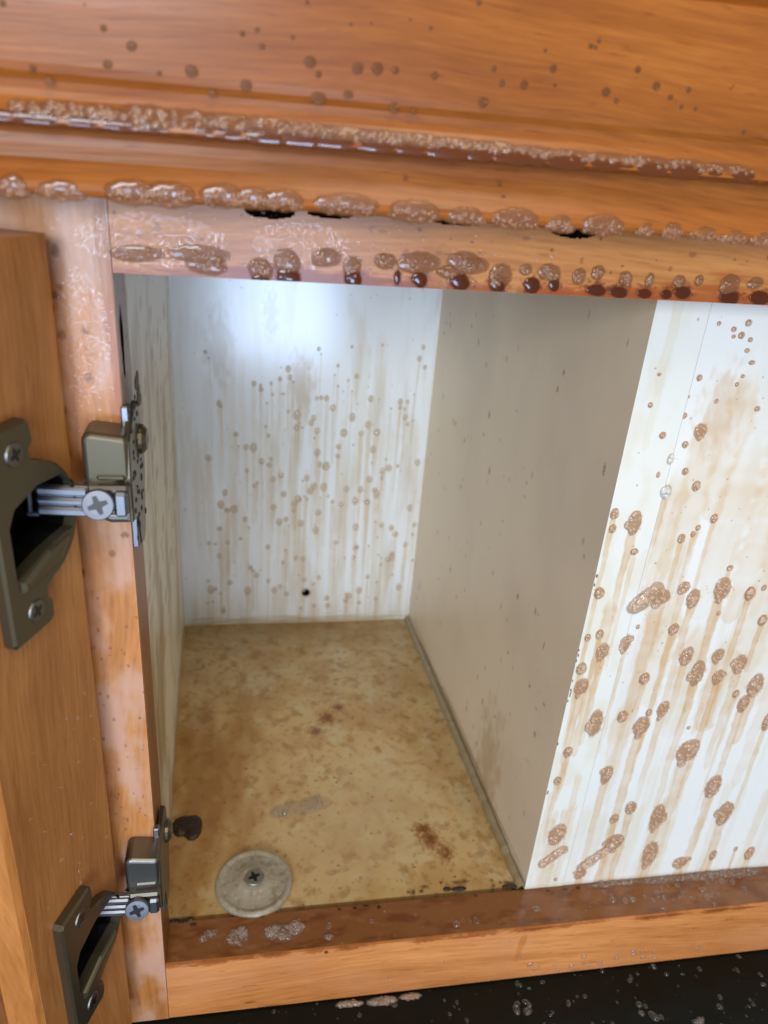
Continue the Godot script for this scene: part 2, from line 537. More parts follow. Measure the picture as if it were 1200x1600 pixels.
# a soft spot of colour; k is its strength, edge the share of the radius that fades, rough its outline
func dab(img: Image, cx: float, cy: float, rx: float, ry: float, c: Color, k: float, edge := 0.5, rough := 0.3) -> void:
	var off := rng.randf() * 500.0
	for y in range(maxi(0, int(cy - ry * 1.4)), mini(img.get_height(), int(cy + ry * 1.4) + 1)):
		for x in range(maxi(0, int(cx - rx * 1.4)), mini(img.get_width(), int(cx + rx * 1.4) + 1)):
			var d := Vector2((x - cx) / rx, (y - cy) / ry).length()
			d += rough * fine.get_noise_2d(x * 30.0 / (rx + 4.0) + off, y * 30.0 / (ry + 4.0))
			var a := k * (1.0 - smoothstep(1.0 - edge, 1.0, d))
			if a > 0.003:
				img.set_pixel(x, y, img.get_pixel(x, y).lerp(c, a))


# a run of liquid downwards from (cx, cy): widest at its start, its two sides darker than its middle, fading or ending in a rounded tip
func run_down(img: Image, cx: float, cy: float, w: float, length: float, c: Color, k: float, drift := 0.0) -> void:
	var off := rng.randf() * 300.0
	var tip := rng.randf()
	for y in range(maxi(0, int(cy)), mini(img.get_height(), int(cy + length) + 1)):
		var t := (y - cy) / length
		var begin := smoothstep(0.0, minf(0.5, 2.5 * w / length), t)
		var half := w * (1.0 - 0.35 * t) * (0.35 + 0.65 * begin) * (1.0 + 0.25 * fine.get_noise_2d(off, y * 0.35))
		if t > 0.93:
			half *= sqrt(maxf(0.0, 1.0 - pow((t - 0.93) / 0.07, 2.0)))
		var mid := cx + drift * t + w * 0.35 * fine.get_noise_2d(off + 50.0, y * 0.12)
		var fade := k * begin * (1.0 - t * (0.35 + 0.6 * tip)) * (0.8 + 0.35 * fine.get_noise_2d(off + 90.0, y * 0.25))
		for x in range(maxi(0, int(mid - half * 1.3) - 1), mini(img.get_width(), int(mid + half * 1.3) + 2)):
			var d := absf(x - mid) / maxf(half, 0.6)
			var a := fade * (1.0 - smoothstep(0.65, 1.15, d)) * (0.75 + 0.25 * smoothstep(0.2, 0.85, d))
			if a > 0.003:
				img.set_pixel(x, y, img.get_pixel(x, y).lerp(c, a))


func cloud(img: Image, c: Color, scale: float, from: float, to: float, k: float, stretch := Vector2.ONE) -> void:
	var off := rng.randf() * 90.0
	var w := img.get_width()
	for y in img.get_height():
		for x in w:
			var a := k * smoothstep(from, to, blotch.get_noise_2d(x * scale / w * stretch.x + off, y * scale / w * stretch.y))
			if a > 0.003:
				img.set_pixel(x, y, img.get_pixel(x, y).lerp(c, a))


func flat(w: int, h: int, c: Color) -> Image:
	var img := Image.create(w, h, false, Image.FORMAT_RGB8)
	img.fill(c)
	return img


# a piece of the maple sheet as a picture of its own, w by h pixels at 2560 px per metre
func board(x: int, y: int, w: int, h: int, turned: bool, tint: Color) -> Image:
	var img: Image
	if turned:
		img = wood_img.get_region(Rect2i(x * 2, y * 2, h * 2, w * 2))
		img.rotate_90(CLOCKWISE)
	else:
		img = wood_img.get_region(Rect2i(x * 2, y * 2, w * 2, h * 2))
	img.resize(w, h, Image.INTERPOLATE_LANCZOS)
	for j in h:
		for i in w:
			img.set_pixel(i, j, img.get_pixel(i, j) * tint)
	return img


func mat(c: Color, rough: float, metal := 0.0) -> StandardMaterial3D:
	var m := StandardMaterial3D.new()
	m.albedo_color = c
	m.roughness = rough
	m.metallic = metal
	return m


func painted(img: Image, rough: float) -> StandardMaterial3D:
	var m := mat(Color.WHITE, rough)
	m.albedo_texture = ImageTexture.create_from_image(img)
	return m


func wood(along_y: bool, tint: Color, rough: float, shift: Vector3) -> StandardMaterial3D:
	var m := mat(tint, rough)
	m.albedo_texture = wood_y if along_y else wood_x
	m.uv1_triplanar = true
	m.uv1_triplanar_sharpness = 8.0
	m.uv1_scale = Vector3(5.0, 2.5, 5.0) if along_y else Vector3(2.5, 5.0, 2.5)
	if not along_y:
		m.uv1_scale = Vector3(2.5, 3.3, 3.3)
	else:
		m.uv1_scale = Vector3(3.3, 2.5, 3.3)
	m.uv1_offset = shift
	m.heightmap_enabled = true
	m.heightmap_texture = bump_y if along_y else bump_x
	m.heightmap_scale = 0.007
	return m


func noise_map(freq: float, oct: int, seamless_size := 512, seed_n := 5) -> NoiseTexture2D:
	var n := FastNoiseLite.new()
	n.seed = seed_n
	n.noise_type = FastNoiseLite.TYPE_SIMPLEX_SMOOTH
	n.frequency = freq
	n.fractal_octaves = oct
	var t := NoiseTexture2D.new()
	t.width = seamless_size
	t.height = seamless_size
	t.seamless = true
	t.noise = n
	return t


func make_materials() -> void:
	M.front = wood(false, Color(0.87, 0.735, 0.515), 0.33, Vector3(0.1, 0.12, 0.3))
	M.front.clearcoat_enabled = true
	M.front.metallic_specular = 0.35
	M.front.clearcoat = 0.15
	M.front.clearcoat_roughness = 0.25
	M.rail = wood(false, Color(1.04, 0.99, 0.96), 0.42, Vector3(0.3, 0.4, 0.1))
	M.door = wood(true, Color(0.97, 0.94, 0.90), 0.42, Vector3(0.2, 0.1, 0.4))
	M.door_panel = wood(true, Color(0.97, 0.94, 0.92), 0.45, Vector3(0.5, 0.3, 0.6))
	M.door_edge = wood(true, Color(1.05, 1.0, 0.92), 0.4, Vector3(0.7, 0.2, 0.1))
	M.foam = mat(Color.WHITE, 0.27)
	M.foam.transparency = BaseMaterial3D.TRANSPARENCY_ALPHA
	M.foam.vertex_color_use_as_albedo = true
	M.foam.clearcoat_enabled = true
	M.foam.metallic_specular = 0.35
	M.foam.clearcoat = 0.75
	M.foam.clearcoat_roughness = 0.05
	M.spot = mat(Color.WHITE, 0.35)
	M.spot.vertex_color_use_as_albedo = true
	M.spot.transparency = BaseMaterial3D.TRANSPARENCY_ALPHA
	M.spot.metallic_specular = 0.3
	M.drip = mat(Color.WHITE, 0.27)
	M.drip.transparency = BaseMaterial3D.TRANSPARENCY_ALPHA
	M.drip.vertex_color_use_as_albedo = true
	M.drip.clearcoat_enabled = true
	M.drip.metallic_specular = 0.25
	M.drip.clearcoat = 0.6
	M.drip.clearcoat_roughness = 0.03
	M.rim = mat(Color(0.56, 0.43, 0.34), 0.25)
	M.rim_grey = mat(Color(0.27, 0.28, 0.26), 0.3)
	M.bubble = mat(Color(1, 1, 1, 0.02), 0.06)
	M.bubble.transparency = BaseMaterial3D.TRANSPARENCY_ALPHA
	M.clear_drop = mat(Color(1, 1, 1, 0.0), 0.06)
	M.clear_drop.transparency = BaseMaterial3D.TRANSPARENCY_ALPHA
	M.screw_face = mat(Color(0.46, 0.46, 0.48), 0.5, 0.9)
	M.steel = mat(Color(0.56, 0.57, 0.60), 0.40, 1.0)
	M.steel_dull = mat(Color(0.48, 0.47, 0.45), 0.42, 1.0)
	M.bronze = mat(Color(0.38, 0.35, 0.275), 0.34, 0.75)
	M.dark = mat(Color(0.035, 0.03, 0.028), 0.3)
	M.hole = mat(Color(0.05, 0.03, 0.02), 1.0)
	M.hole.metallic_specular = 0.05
	M.crumb = mat(Color.WHITE, 0.55)
	M.crumb.vertex_color_use_as_albedo = true
	M.disc_screw = mat(Color(0.52, 0.50, 0.45), 0.4, 0.6)
	M.plastic = mat(Color(0.60, 0.57, 0.49), 0.35)
	M.mat = mat(Color(0.07, 0.078, 0.062), 0.5)
	M.mat.metallic_specular = 0.25
	M.mat.roughness_texture = noise_map(0.012, 4, 512, 9)
	M.mat.uv1_triplanar = true
	M.mat.uv1_scale = Vector3(6, 6, 6)
	M.mat.roughness = 0.75


# ---------------------------------------------------------------- the cabinet

func build_frame() -> void:
	# left stile, its front painted as one picture: 0.036 m by 0.33 m
	var x0 := -0.040
	var y0 := -RAIL_H
	var y1 := 0.2960
	var img := board(60, 300, 104, 844, true, Color(1.10, 1.08, 1.10))
	var px := 104.0 / 0.040
	cloud(img, Color(0.77, 0.62, 0.56), 2.0, -0.4, 0.4, 0.75, Vector2(1, 0.6))
	for i in 90:
		var y := rng.randf_range(300, 560)
		dab(img, rng.randf_range(20, 104), y, rng.randf_range(0.7, 1.6), rng.randf_range(1, 3), Color(0.40, 0.25, 0.20), 0.5, 0.6)
	for i in 26:
		dab(img, rng.randf_range(30, 104), rng.randf_range(20, 300), rng.randf_range(1.5, 5), rng.randf_range(2, 5), Color(0.45, 0.24, 0.11), 0.55, 0.5)
	dab(img, 104, 120, 12, 190, Color(0.56, 0.30, 0.12), 0.6, 0.8, 0.5)
	dab(img, 70, 640, 3, 90, Color(0.62, 0.36, 0.16), 0.5, 0.7, 0.5)
	M.stile = painted(img, 0.34)
	put("left_stile", panel(Vector3(x0, y0, 0), Vector3(0.040, 0, 0), Vector3(0, y1 - y0, 0), FRAME_T), M.stile, cabinet)
	# top rail: 0.42 m by 0.0282 m
	var top := board(20, 120, 1004, 72, false, Color(1.08, 1.03, 0.95))
	top.resize(1536, 112, Image.INTERPOLATE_CUBIC)
	var p := 1536.0 / 0.42
	for d in rail_drips:
		var x: float = d[0] * 1e-4 * p
		dab(top, x, 108, d[2] * 1e-4 * p * 1.5, 16, Color(0.34, 0.12, 0.02), 0.85, 0.6, 0.5)
	for i in 60:
		var x := rng.randf_range(0, 1300)
		dab(top, x, 112, rng.randf_range(12, 45), rng.randf_range(4, 16 + 18.0 * smoothstep(500, 800, x)), Color(0.60, 0.27, 0.05), 0.7, 0.7, 0.5)
	dab(top, 640, 116, 230, 34, Color(0.60, 0.28, 0.07), 0.75, 0.6, 0.6)
	dab(top, 160, 108, 160, 14, Color(0.50, 0.22, 0.06), 0.8, 0.6, 0.5)
	dab(top, 300, 88, 26, 24, Color(0.62, 0.38, 0.15), 0.6, 0.3, 0.5)
	for i in 120:
		dab(top, rng.randf_range(0, 1400), rng.randf_range(40, 110), rng.randf_range(0.8, 2.6), rng.randf_range(0.8, 2.4), Color(0.30, 0.15, 0.08), 0.6, 0.5)
	for i in 46:
		dab(top, rng.randf_range(0, 1400), rng.randf_range(15, 80), rng.randf_range(2, 6), rng.randf_range(2, 6), Color(0.50, 0.29, 0.15), 0.5, 0.4)
	M.top_rail = painted(top, 0.30)
	put("top_rail", panel(Vector3(0.0002, OPEN_H, -0.0001), Vector3(0.42, 0, 0), Vector3(0, 0.0282, 0), FRAME_T), M.top_rail, cabinet)
	# bottom rail
	put("bottom_rail", panel(Vector3(0.0002, -RAIL_H, -0.0002), Vector3(0.42, 0, 0), Vector3(0, RAIL_H, 0), FRAME_T - 0.0002), painted_rail(), cabinet)
	# its wet upper face: a thin sheet of brown liquid
	var wet := flat(1024, 64, Color(0.50, 0.32, 0.18))
	cloud(wet, Color(0.41, 0.235, 0.11), 14.0, -0.1, 0.5, 0.8, Vector2(1, 2))
	cloud(wet, Color(0.58, 0.40, 0.25), 22.0, 0.1, 0.6, 0.5, Vector2(1, 2))
	for i in 20:
		dab(wet, rng.randf_range(0, 1024), rng.randf_range(0, 8), rng.randf_range(2, 9), rng.randf_range(2, 5), Color(0.18, 0.09, 0.04), 0.7, 0.5)
	var m := painted(wet, 0.16)
	put("wet_ledge", panel(Vector3(0.0004, 0.0004, -0.0012), Vector3(0.36, 0, 0), Vector3(0, 0, -(FRAME_T - 0.0014)), 0.0003), m, cabinet)
	# a chipped hollow in the edge of the stile, under the upper corner
	var st := start()
	var chip := PackedVector2Array()
	for i in 18:
		var a := TAU * i / 18.0
		chip.append(Vector2(cos(a) * 0.0022 * (1.0 + 0.2 * sin(a * 3.0)), sin(a) * 0.0095 * (1.0 + 0.12 * sin(a * 5.0 + 1.0))))
	add_prism(st, chip, 0.0, 0.0004, 0.0002, Transform3D(Basis(Vector3(0, 0, -1), Vector3.UP, Vector3.RIGHT), Vector3(-0.0001, 0.2485, -0.0068)))
	put("chipped_hollow", done(st), M.hole, cabinet)
	# the wood of the stile that faces into the opening is wet and brown lower down
	var inner := board(300, 80, 48, 684, true, Color(0.9, 0.82, 0.74))
	dab(inner, 24, 560, 40, 300, Color(0.40, 0.24, 0.10), 0.6, 0.6, 0.3)
	dab(inner, 24, 60, 40, 130, Color(0.62, 0.56, 0.52), 0.85, 0.5, 0.3)
	for i in 50:
		dab(inner, rng.randf_range(0, 48), rng.randf_range(0, 400), rng.randf_range(0.7, 2), rng.randf_range(1, 3), Color(0.25, 0.16, 0.10), 0.6, 0.5)
	put("stile_edge", panel(Vector3(0.0002, 0.0006, -0.0004), Vector3(0, 0, -(FRAME_T - 0.0006)), Vector3(0, OPEN_H - 0.0008, 0), 0.0001), painted(inner, 0.4), cabinet)


func painted_rail() -> StandardMaterial3D:
	var img := board(0, 560, 1024, 84, false, Color(1.22, 1.18, 1.22))
	img.resize(1536, 126, Image.INTERPOLATE_CUBIC)
	cloud(img, Color(0.80, 0.56, 0.40), 9.0, -0.1, 0.5, 0.4, Vector2(0.5, 1))
	for i in 50:
		var x := rng.randf_range(0, 1300)
		dab(img, x, rng.randf_range(-4, 4), rng.randf_range(8, 40), rng.randf_range(3, 9), Color(0.52, 0.27, 0.10), 0.6, 0.6, 0.5)
	for i in 24:
		dab(img, rng.randf_range(0, 1300), rng.randf_range(10, 126), rng.randf_range(4, 26), rng.randf_range(1.2, 3), Color(0.55, 0.30, 0.13), 0.5, 0.7, 0.5)
	run_down(img, 555, 8, 6, 74, Color(0.66, 0.36, 0.12), 0.8, -10.0)
	dab(img, 1080, 18, 60, 10, Color(0.70, 0.40, 0.12), 0.7, 0.7, 0.5)
	dab(img, 120, 110, 12, 2.5, Color(0.42, 0.22, 0.1), 0.7, 0.5)
	dab(img, 235, 6, 4, 5, Color(0.30, 0.16, 0.08), 0.8, 0.5)
	var m := painted(img, 0.36)
	m.heightmap_enabled = true
	m.heightmap_texture = bump_x
	m.heightmap_scale = 0.008
	return m


func build_interior() -> void:
	# back panel: 0.17 m by 0.30 m
	var img := flat(640, 1120, Color(0.88, 0.88, 0.86))
	var p := 640.0 / 0.17
	cloud(img, Color(0.74, 0.68, 0.58), 3.0, 0.0, 0.6, 0.4, Vector2(3.0, 0.5))
	var tan1 := Color(0.70, 0.56, 0.38)
	for i in 34:     # broad washed runs
		var x := rng.randf_range(30, 620)
		run_down(img, x, rng.randf_range(330, 760), rng.randf_range(5, 20), rng.randf_range(200, 420), Color(0.80, 0.71, 0.57), rng.randf_range(0.12, 0.3))
	dab(img, 220, 330, 22, 70, Color(0.70, 0.65, 0.58), 0.6, 0.8, 0.4)
	dab(img, 110, 400, 40, 120, Color(0.70, 0.63, 0.53), 0.5, 0.8, 0.4)
	dab(img, 290, 480, 40, 110, Color(0.72, 0.63, 0.52), 0.5, 0.8, 0.4)
	for i in 150:
		run_down(img, rng.randf_range(20, 630), rng.randf_range(520, 960), rng.randf_range(1.5, 5), rng.randf_range(100, 400), Color(0.83, 0.75, 0.61), rng.randf_range(0.15, 0.35))
	var drops := []
	for i in 205:
		var x := rng.randf_range(0.006, 0.150)
		var y := 0.195 - 0.185 * pow(rng.randf(), 0.75)
		if i < 50:
			x = rng.randf_range(0.03, 0.13)
			y = rng.randf_range(0.09, 0.185)
		var r := rng.randf_range(0.0006, 0.0024) * (0.75 if y > 0.15 else 1.0)
		drops.append([x, y, r, r * rng.randf_range(1.0, 1.6)])
		var tx := (x + 0.012) * p
		var ty := 1120.0 - (y + 0.001) * p
		if rng.randf() < 0.85:
			run_down(img, tx, ty, r * p * rng.randf_range(0.5, 1.1), rng.randf_range(60, 330), Color(0.74, 0.62, 0.45), rng.randf_range(0.2, 0.5), rng.randf_range(-4, 4))
		dab(img, tx, ty, r * p * 1.25, r * p * 1.6, Color(0.78, 0.67, 0.52), 0.5, 0.6, 0.4)
	for i in 90:
		dab(img, rng.randf_range(20, 640), rng.randf_range(200, 1100), rng.randf_range(1, 3), rng.randf_range(1, 4), Color(0.55, 0.42, 0.27), 0.5, 0.6)
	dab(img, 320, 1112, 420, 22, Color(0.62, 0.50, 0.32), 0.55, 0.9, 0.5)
	var hx := (0.0719 + 0.012) * p
	var hy := 1120.0 - (0.0235 + 0.001) * p
	dab(img, hx, hy, 15, 17, Color(0.55, 0.45, 0.33), 0.6, 0.6, 0.4)
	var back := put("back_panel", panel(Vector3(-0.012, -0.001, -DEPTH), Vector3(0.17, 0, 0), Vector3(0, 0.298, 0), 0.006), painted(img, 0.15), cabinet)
	var st := start()
	add_lathe(st, [[0.0, 0.0006], [0.0018, 0.0006], [0.0025, 0.0003], [0.0027, 0.0]], 16, Transform3D(Basis(), Vector3(0.0719, 0.0235, -DEPTH)))
	put("screw_hole", done(st), M.hole, back)
	for i in drops.size():
		var d: Array = drops[i]
		put("foam_drop", liquid([d], 0.4, 2, 0.0007, Color(0.66, 0.52, 0.37), Color(0.60, 0.45, 0.29), Color(0.76, 0.68, 0.56), 0.00022, 0.0, -1e9, 0.36), M.foam, back, Vector3(0, 0, -DEPTH))

	# left side panel, from the frame to the back
	var l0 := Vector3(-0.0020, -0.001, -FRAME_T)
	var l1 := Vector3(-0.0089, -0.001, -DEPTH)
	var left := flat(640, 860, Color(0.90, 0.87, 0.78))
	cloud(left, Color(0.62, 0.53, 0.38), 3.5, 0.0, 0.5, 0.6, Vector2(1, 0.5))
	dab(left, 40, 700, 110, 420, Color(0.52, 0.40, 0.22), 0.45, 0.9, 0.4)
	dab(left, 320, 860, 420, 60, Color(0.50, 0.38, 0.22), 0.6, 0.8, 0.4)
	for i in 170:
		var y := rng.randf_range(90, 620)
		var r := rng.randf_range(2, 9)
		dab(left, rng.randf_range(20, 620), y, r * 2.6, r * 1.4, Color(0.68, 0.54, 0.36), rng.randf_range(0.3, 0.6), 0.5, 0.5)
	for i in 26:
		run_down(left, rng.randf_range(60, 620), rng.randf_range(250, 600), rng.randf_range(8, 18), rng.randf_range(60, 200), Color(0.56, 0.44, 0.26), 0.4)
	for i in 60:
		dab(left, rng.randf_range(100, 480), rng.randf_range(560, 840), rng.randf_range(1, 4), rng.randf_range(1, 5), Color(0.30, 0.22, 0.13), 0.5, 0.5)
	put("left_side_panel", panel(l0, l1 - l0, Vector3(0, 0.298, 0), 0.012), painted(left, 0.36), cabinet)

	# divider; its left face looks into the compartment
	var d0 := Vector3(0.157, -0.001, -FRAME_T - 0.0002)
	var d1 := Vector3(0.1448, -0.001, -DEPTH)
	var div := flat(640, 860, Color(0.93, 0.865, 0.755))
	cloud(div, Color(0.84, 0.775, 0.68), 2.0, -0.2, 0.5, 0.5, Vector2(1, 0.7))
	cloud(div, Color(0.92, 0.87, 0.78), 3.0, 0.1, 0.6, 0.5, Vector2(1, 0.5))
	for i in 110:
		dab(div, rng.randf_range(10, 630), rng.randf_range(120, 860), rng.randf_range(1, 4.5), rng.randf_range(2, 8), Color(0.42, 0.31, 0.21), rng.randf_range(0.2, 0.55), 0.6, 0.5)
	dab(div, 470, 800, 60, 130, Color(0.68, 0.55, 0.38), 0.4, 0.9, 0.5)
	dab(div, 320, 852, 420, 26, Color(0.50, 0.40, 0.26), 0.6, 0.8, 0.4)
	for i in 14:
		dab(div, rng.randf_range(560, 600), rng.randf_range(560, 740), rng.randf_range(2, 5), rng.randf_range(2, 5), Color(0.80, 0.78, 0.72), 0.4, 0.5)
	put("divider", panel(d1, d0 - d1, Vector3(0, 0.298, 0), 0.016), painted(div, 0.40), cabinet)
	# top of the compartment, out of sight: closes it against light from above
	put("top_panel", box(Vector3(-0.03, 0.2872, -DEPTH - 0.005), Vector3(0.42, 0.2955, -FRAME_T - 0.0004), 0.0005), M.plastic, cabinet)

	# floor board, stained, with a film of brown water
	var fl := flat(800, 1024, Color(0.75, 0.64, 0.45))
	var q := 800.0 / 0.17
	cloud(fl, Color(0.66, 0.51, 0.30), 4.0, -0.25, 0.45, 0.6)
	cloud(fl, Color(0.76, 0.69, 0.54), 6.0, 0.05, 0.5, 0.7)
	cloud(fl, Color(0.54, 0.39, 0.20), 13.0, 0.1, 0.6, 0.5)
	cloud(fl, Color(0.52, 0.36, 0.17), 34.0, 0.2, 0.7, 0.5)
	dab(fl, 110, 700, 190, 520, Color(0.54, 0.35, 0.13), 0.62, 0.95, 0.4)
	dab(fl, 400, 40, 500, 150, Color(0.56, 0.44, 0.26), 0.45, 0.9, 0.4)
	dab(fl, 560, 760, 220, 230, Color(0.76, 0.69, 0.54), 0.55, 0.9, 0.6)
	dab(fl, 430, 860, 200, 120, Color(0.72, 0.62, 0.45), 0.5, 0.9, 0.6)
	for i in 70:
		dab(fl, rng.randf_range(40, 640), rng.randf_range(120, 420), rng.randf_range(5, 18), rng.randf_range(4, 9), Color(0.46, 0.31, 0.14), rng.randf_range(0.12, 0.35), 0.7, 0.6)
	var spot := func(x: float, z: float, rx: float, rz: float, c: Color, k: float) -> void:
		dab(fl, (x + 0.012) * q, (z + DEPTH) * q, rx * q, rz * q, c, k, 0.95, 0.45)
	for s in [[0.0777, -0.1416, 0.008, 0.009], [0.085, -0.150, 0.006, 0.006], [0.070, -0.131, 0.006, 0.006], [0.1192, -0.0513, 0.0075, 0.010], [0.125, -0.043, 0.006, 0.009], [0.117, -0.058, 0.008, 0.006]]:
		spot.call(s[0], s[1], s[2], s[3], Color(0.46, 0.24, 0.07), 0.6)
		spot.call(s[0] + 0.001, s[1], s[2] * 0.5, s[3] * 0.6, Color(0.36, 0.16, 0.03), 0.5)
	for i in 46:
		var x := rng.randf_range(0.125, 0.160)
		var z := rng.randf_range(-0.085, -0.022)
		spot.call(x, z, 0.0022, 0.0022, Color(0.58, 0.47, 0.30), 0.45)
		spot.call(x, z, 0.0014, 0.0014, Color(0.72, 0.63, 0.47), 0.45)
	for i in 24:
		spot.call(rng.randf_range(0.10, 0.158), rng.randf_range(-0.028, -0.020), rng.randf_range(0.001, 0.003), 0.0013, Color(0.22, 0.13, 0.06), 0.6)
	for i in 50:
		spot.call(rng.randf_range(0.0, 0.15), rng.randf_range(-0.2, -0.02), rng.randf_range(0.0004, 0.0014), rng.randf_range(0.0004, 0.0012), Color(0.26, 0.16, 0.07), 0.6)
	for i in 26:
		spot.call(rng.randf_range(0.005, 0.12), rng.randf_range(-0.11, -0.03), rng.randf_range(0.003, 0.006), rng.randf_range(0.002, 0.005), Color(0.74, 0.64, 0.50), 0.35)
	# the texture's top edge lies at the back
	var fm := painted(fl, 0.11)
	fm.heightmap_enabled = true
	fm.heightmap_texture = noise_map(0.018, 2, 512, 31)
	fm.heightmap_scale = 0.02
	put("floor_board", panel(Vector3(-0.012, -0.0006, -DEPTH + 1024.0 / q), Vector3(0.17, 0, 0), Vector3(0, 0, -1024.0 / q), 0.012), fm, cabinet)
	# bead of sealant along the foot of the divider
	var bead := start()
	var steps := 60
	var ring: Array[PackedVector3Array] = []
	for i in steps + 1:
		var t := i / float(steps)
		var c := d0.lerp(d1, t) + Vector3(-0.0004, 0.0008, 0)
		var r := 0.0028 + 0.0006 * fine.get_noise_2d(i * 5.0, 3.0)
		var pts := PackedVector3Array()
		for k in 7:
			var a := PI / 2.0 + PI / 2.0 * k / 6.0
			pts.append(c + Vector3(cos(a) * r, sin(a) * r * 1.2 - 0.0006, 0))
		ring.append(pts)
	for i in steps:
		for k in 6:
			quad(bead, ring[i][k], ring[i + 1][k], ring[i + 1][k + 1], ring[i][k + 1], Vector3(-0.5, 1, 0))
	bead.set_smooth_group(0)
	put("sealant_bead", done(bead), mat(Color(0.62, 0.55, 0.42), 0.3), cabinet)
	# dark rusty crumbs on the floor beside the lower hinge
	var crumbs := [["rust_crumb", [[0.0030, 0.0700, 0.0062, 0.0058], [0.0068, 0.0685, 0.0042, 0.0072], [0.0012, 0.0690, 0.0036, 0.0050], [0.0085, 0.0712, 0.0022, 0.0030]], 0.85], ["rust_crumb", [[0.0020, 0.0196, 0.0030, 0.0011], [0.0058, 0.0190, 0.0028, 0.0013], [0.0086, 0.0197, 0.0015, 0.0012]], 0.6], ["rust_crumb", [[0.1500, 0.0215, 0.0030, 0.0010], [0.1545, 0.0208, 0.0022, 0.0010]], 0.5], ["rust_crumb", [[0.1270, 0.0225, 0.0034, 0.0012], [0.1215, 0.0230, 0.0018, 0.0010]], 0.5]]
	for c in crumbs:
		var o := put(c[0], liquid(c[1], c[2], 24, 0.0009, Color(0.020, 0.010, 0.003), Color(0.04, 0.018, 0.006), Color(0.026, 0.012, 0.004)), M.crumb, self)
		o.rotation_degrees.x = -90.0
		var first: Array = c[1][0]
		tag(o, ["rough black-brown rust lump on the cabinet floor beside the lower hinge plate", "thin dark rust crumbs below the lower hinge, at the left end of the bottom rail", "small dark crumb at the foot of the divider behind the bottom rail", "dark crumb line on the stained floor behind the middle of the rail"][crumbs.find(c)], "rust crumb", "rust crumbs on the cabinet floor")


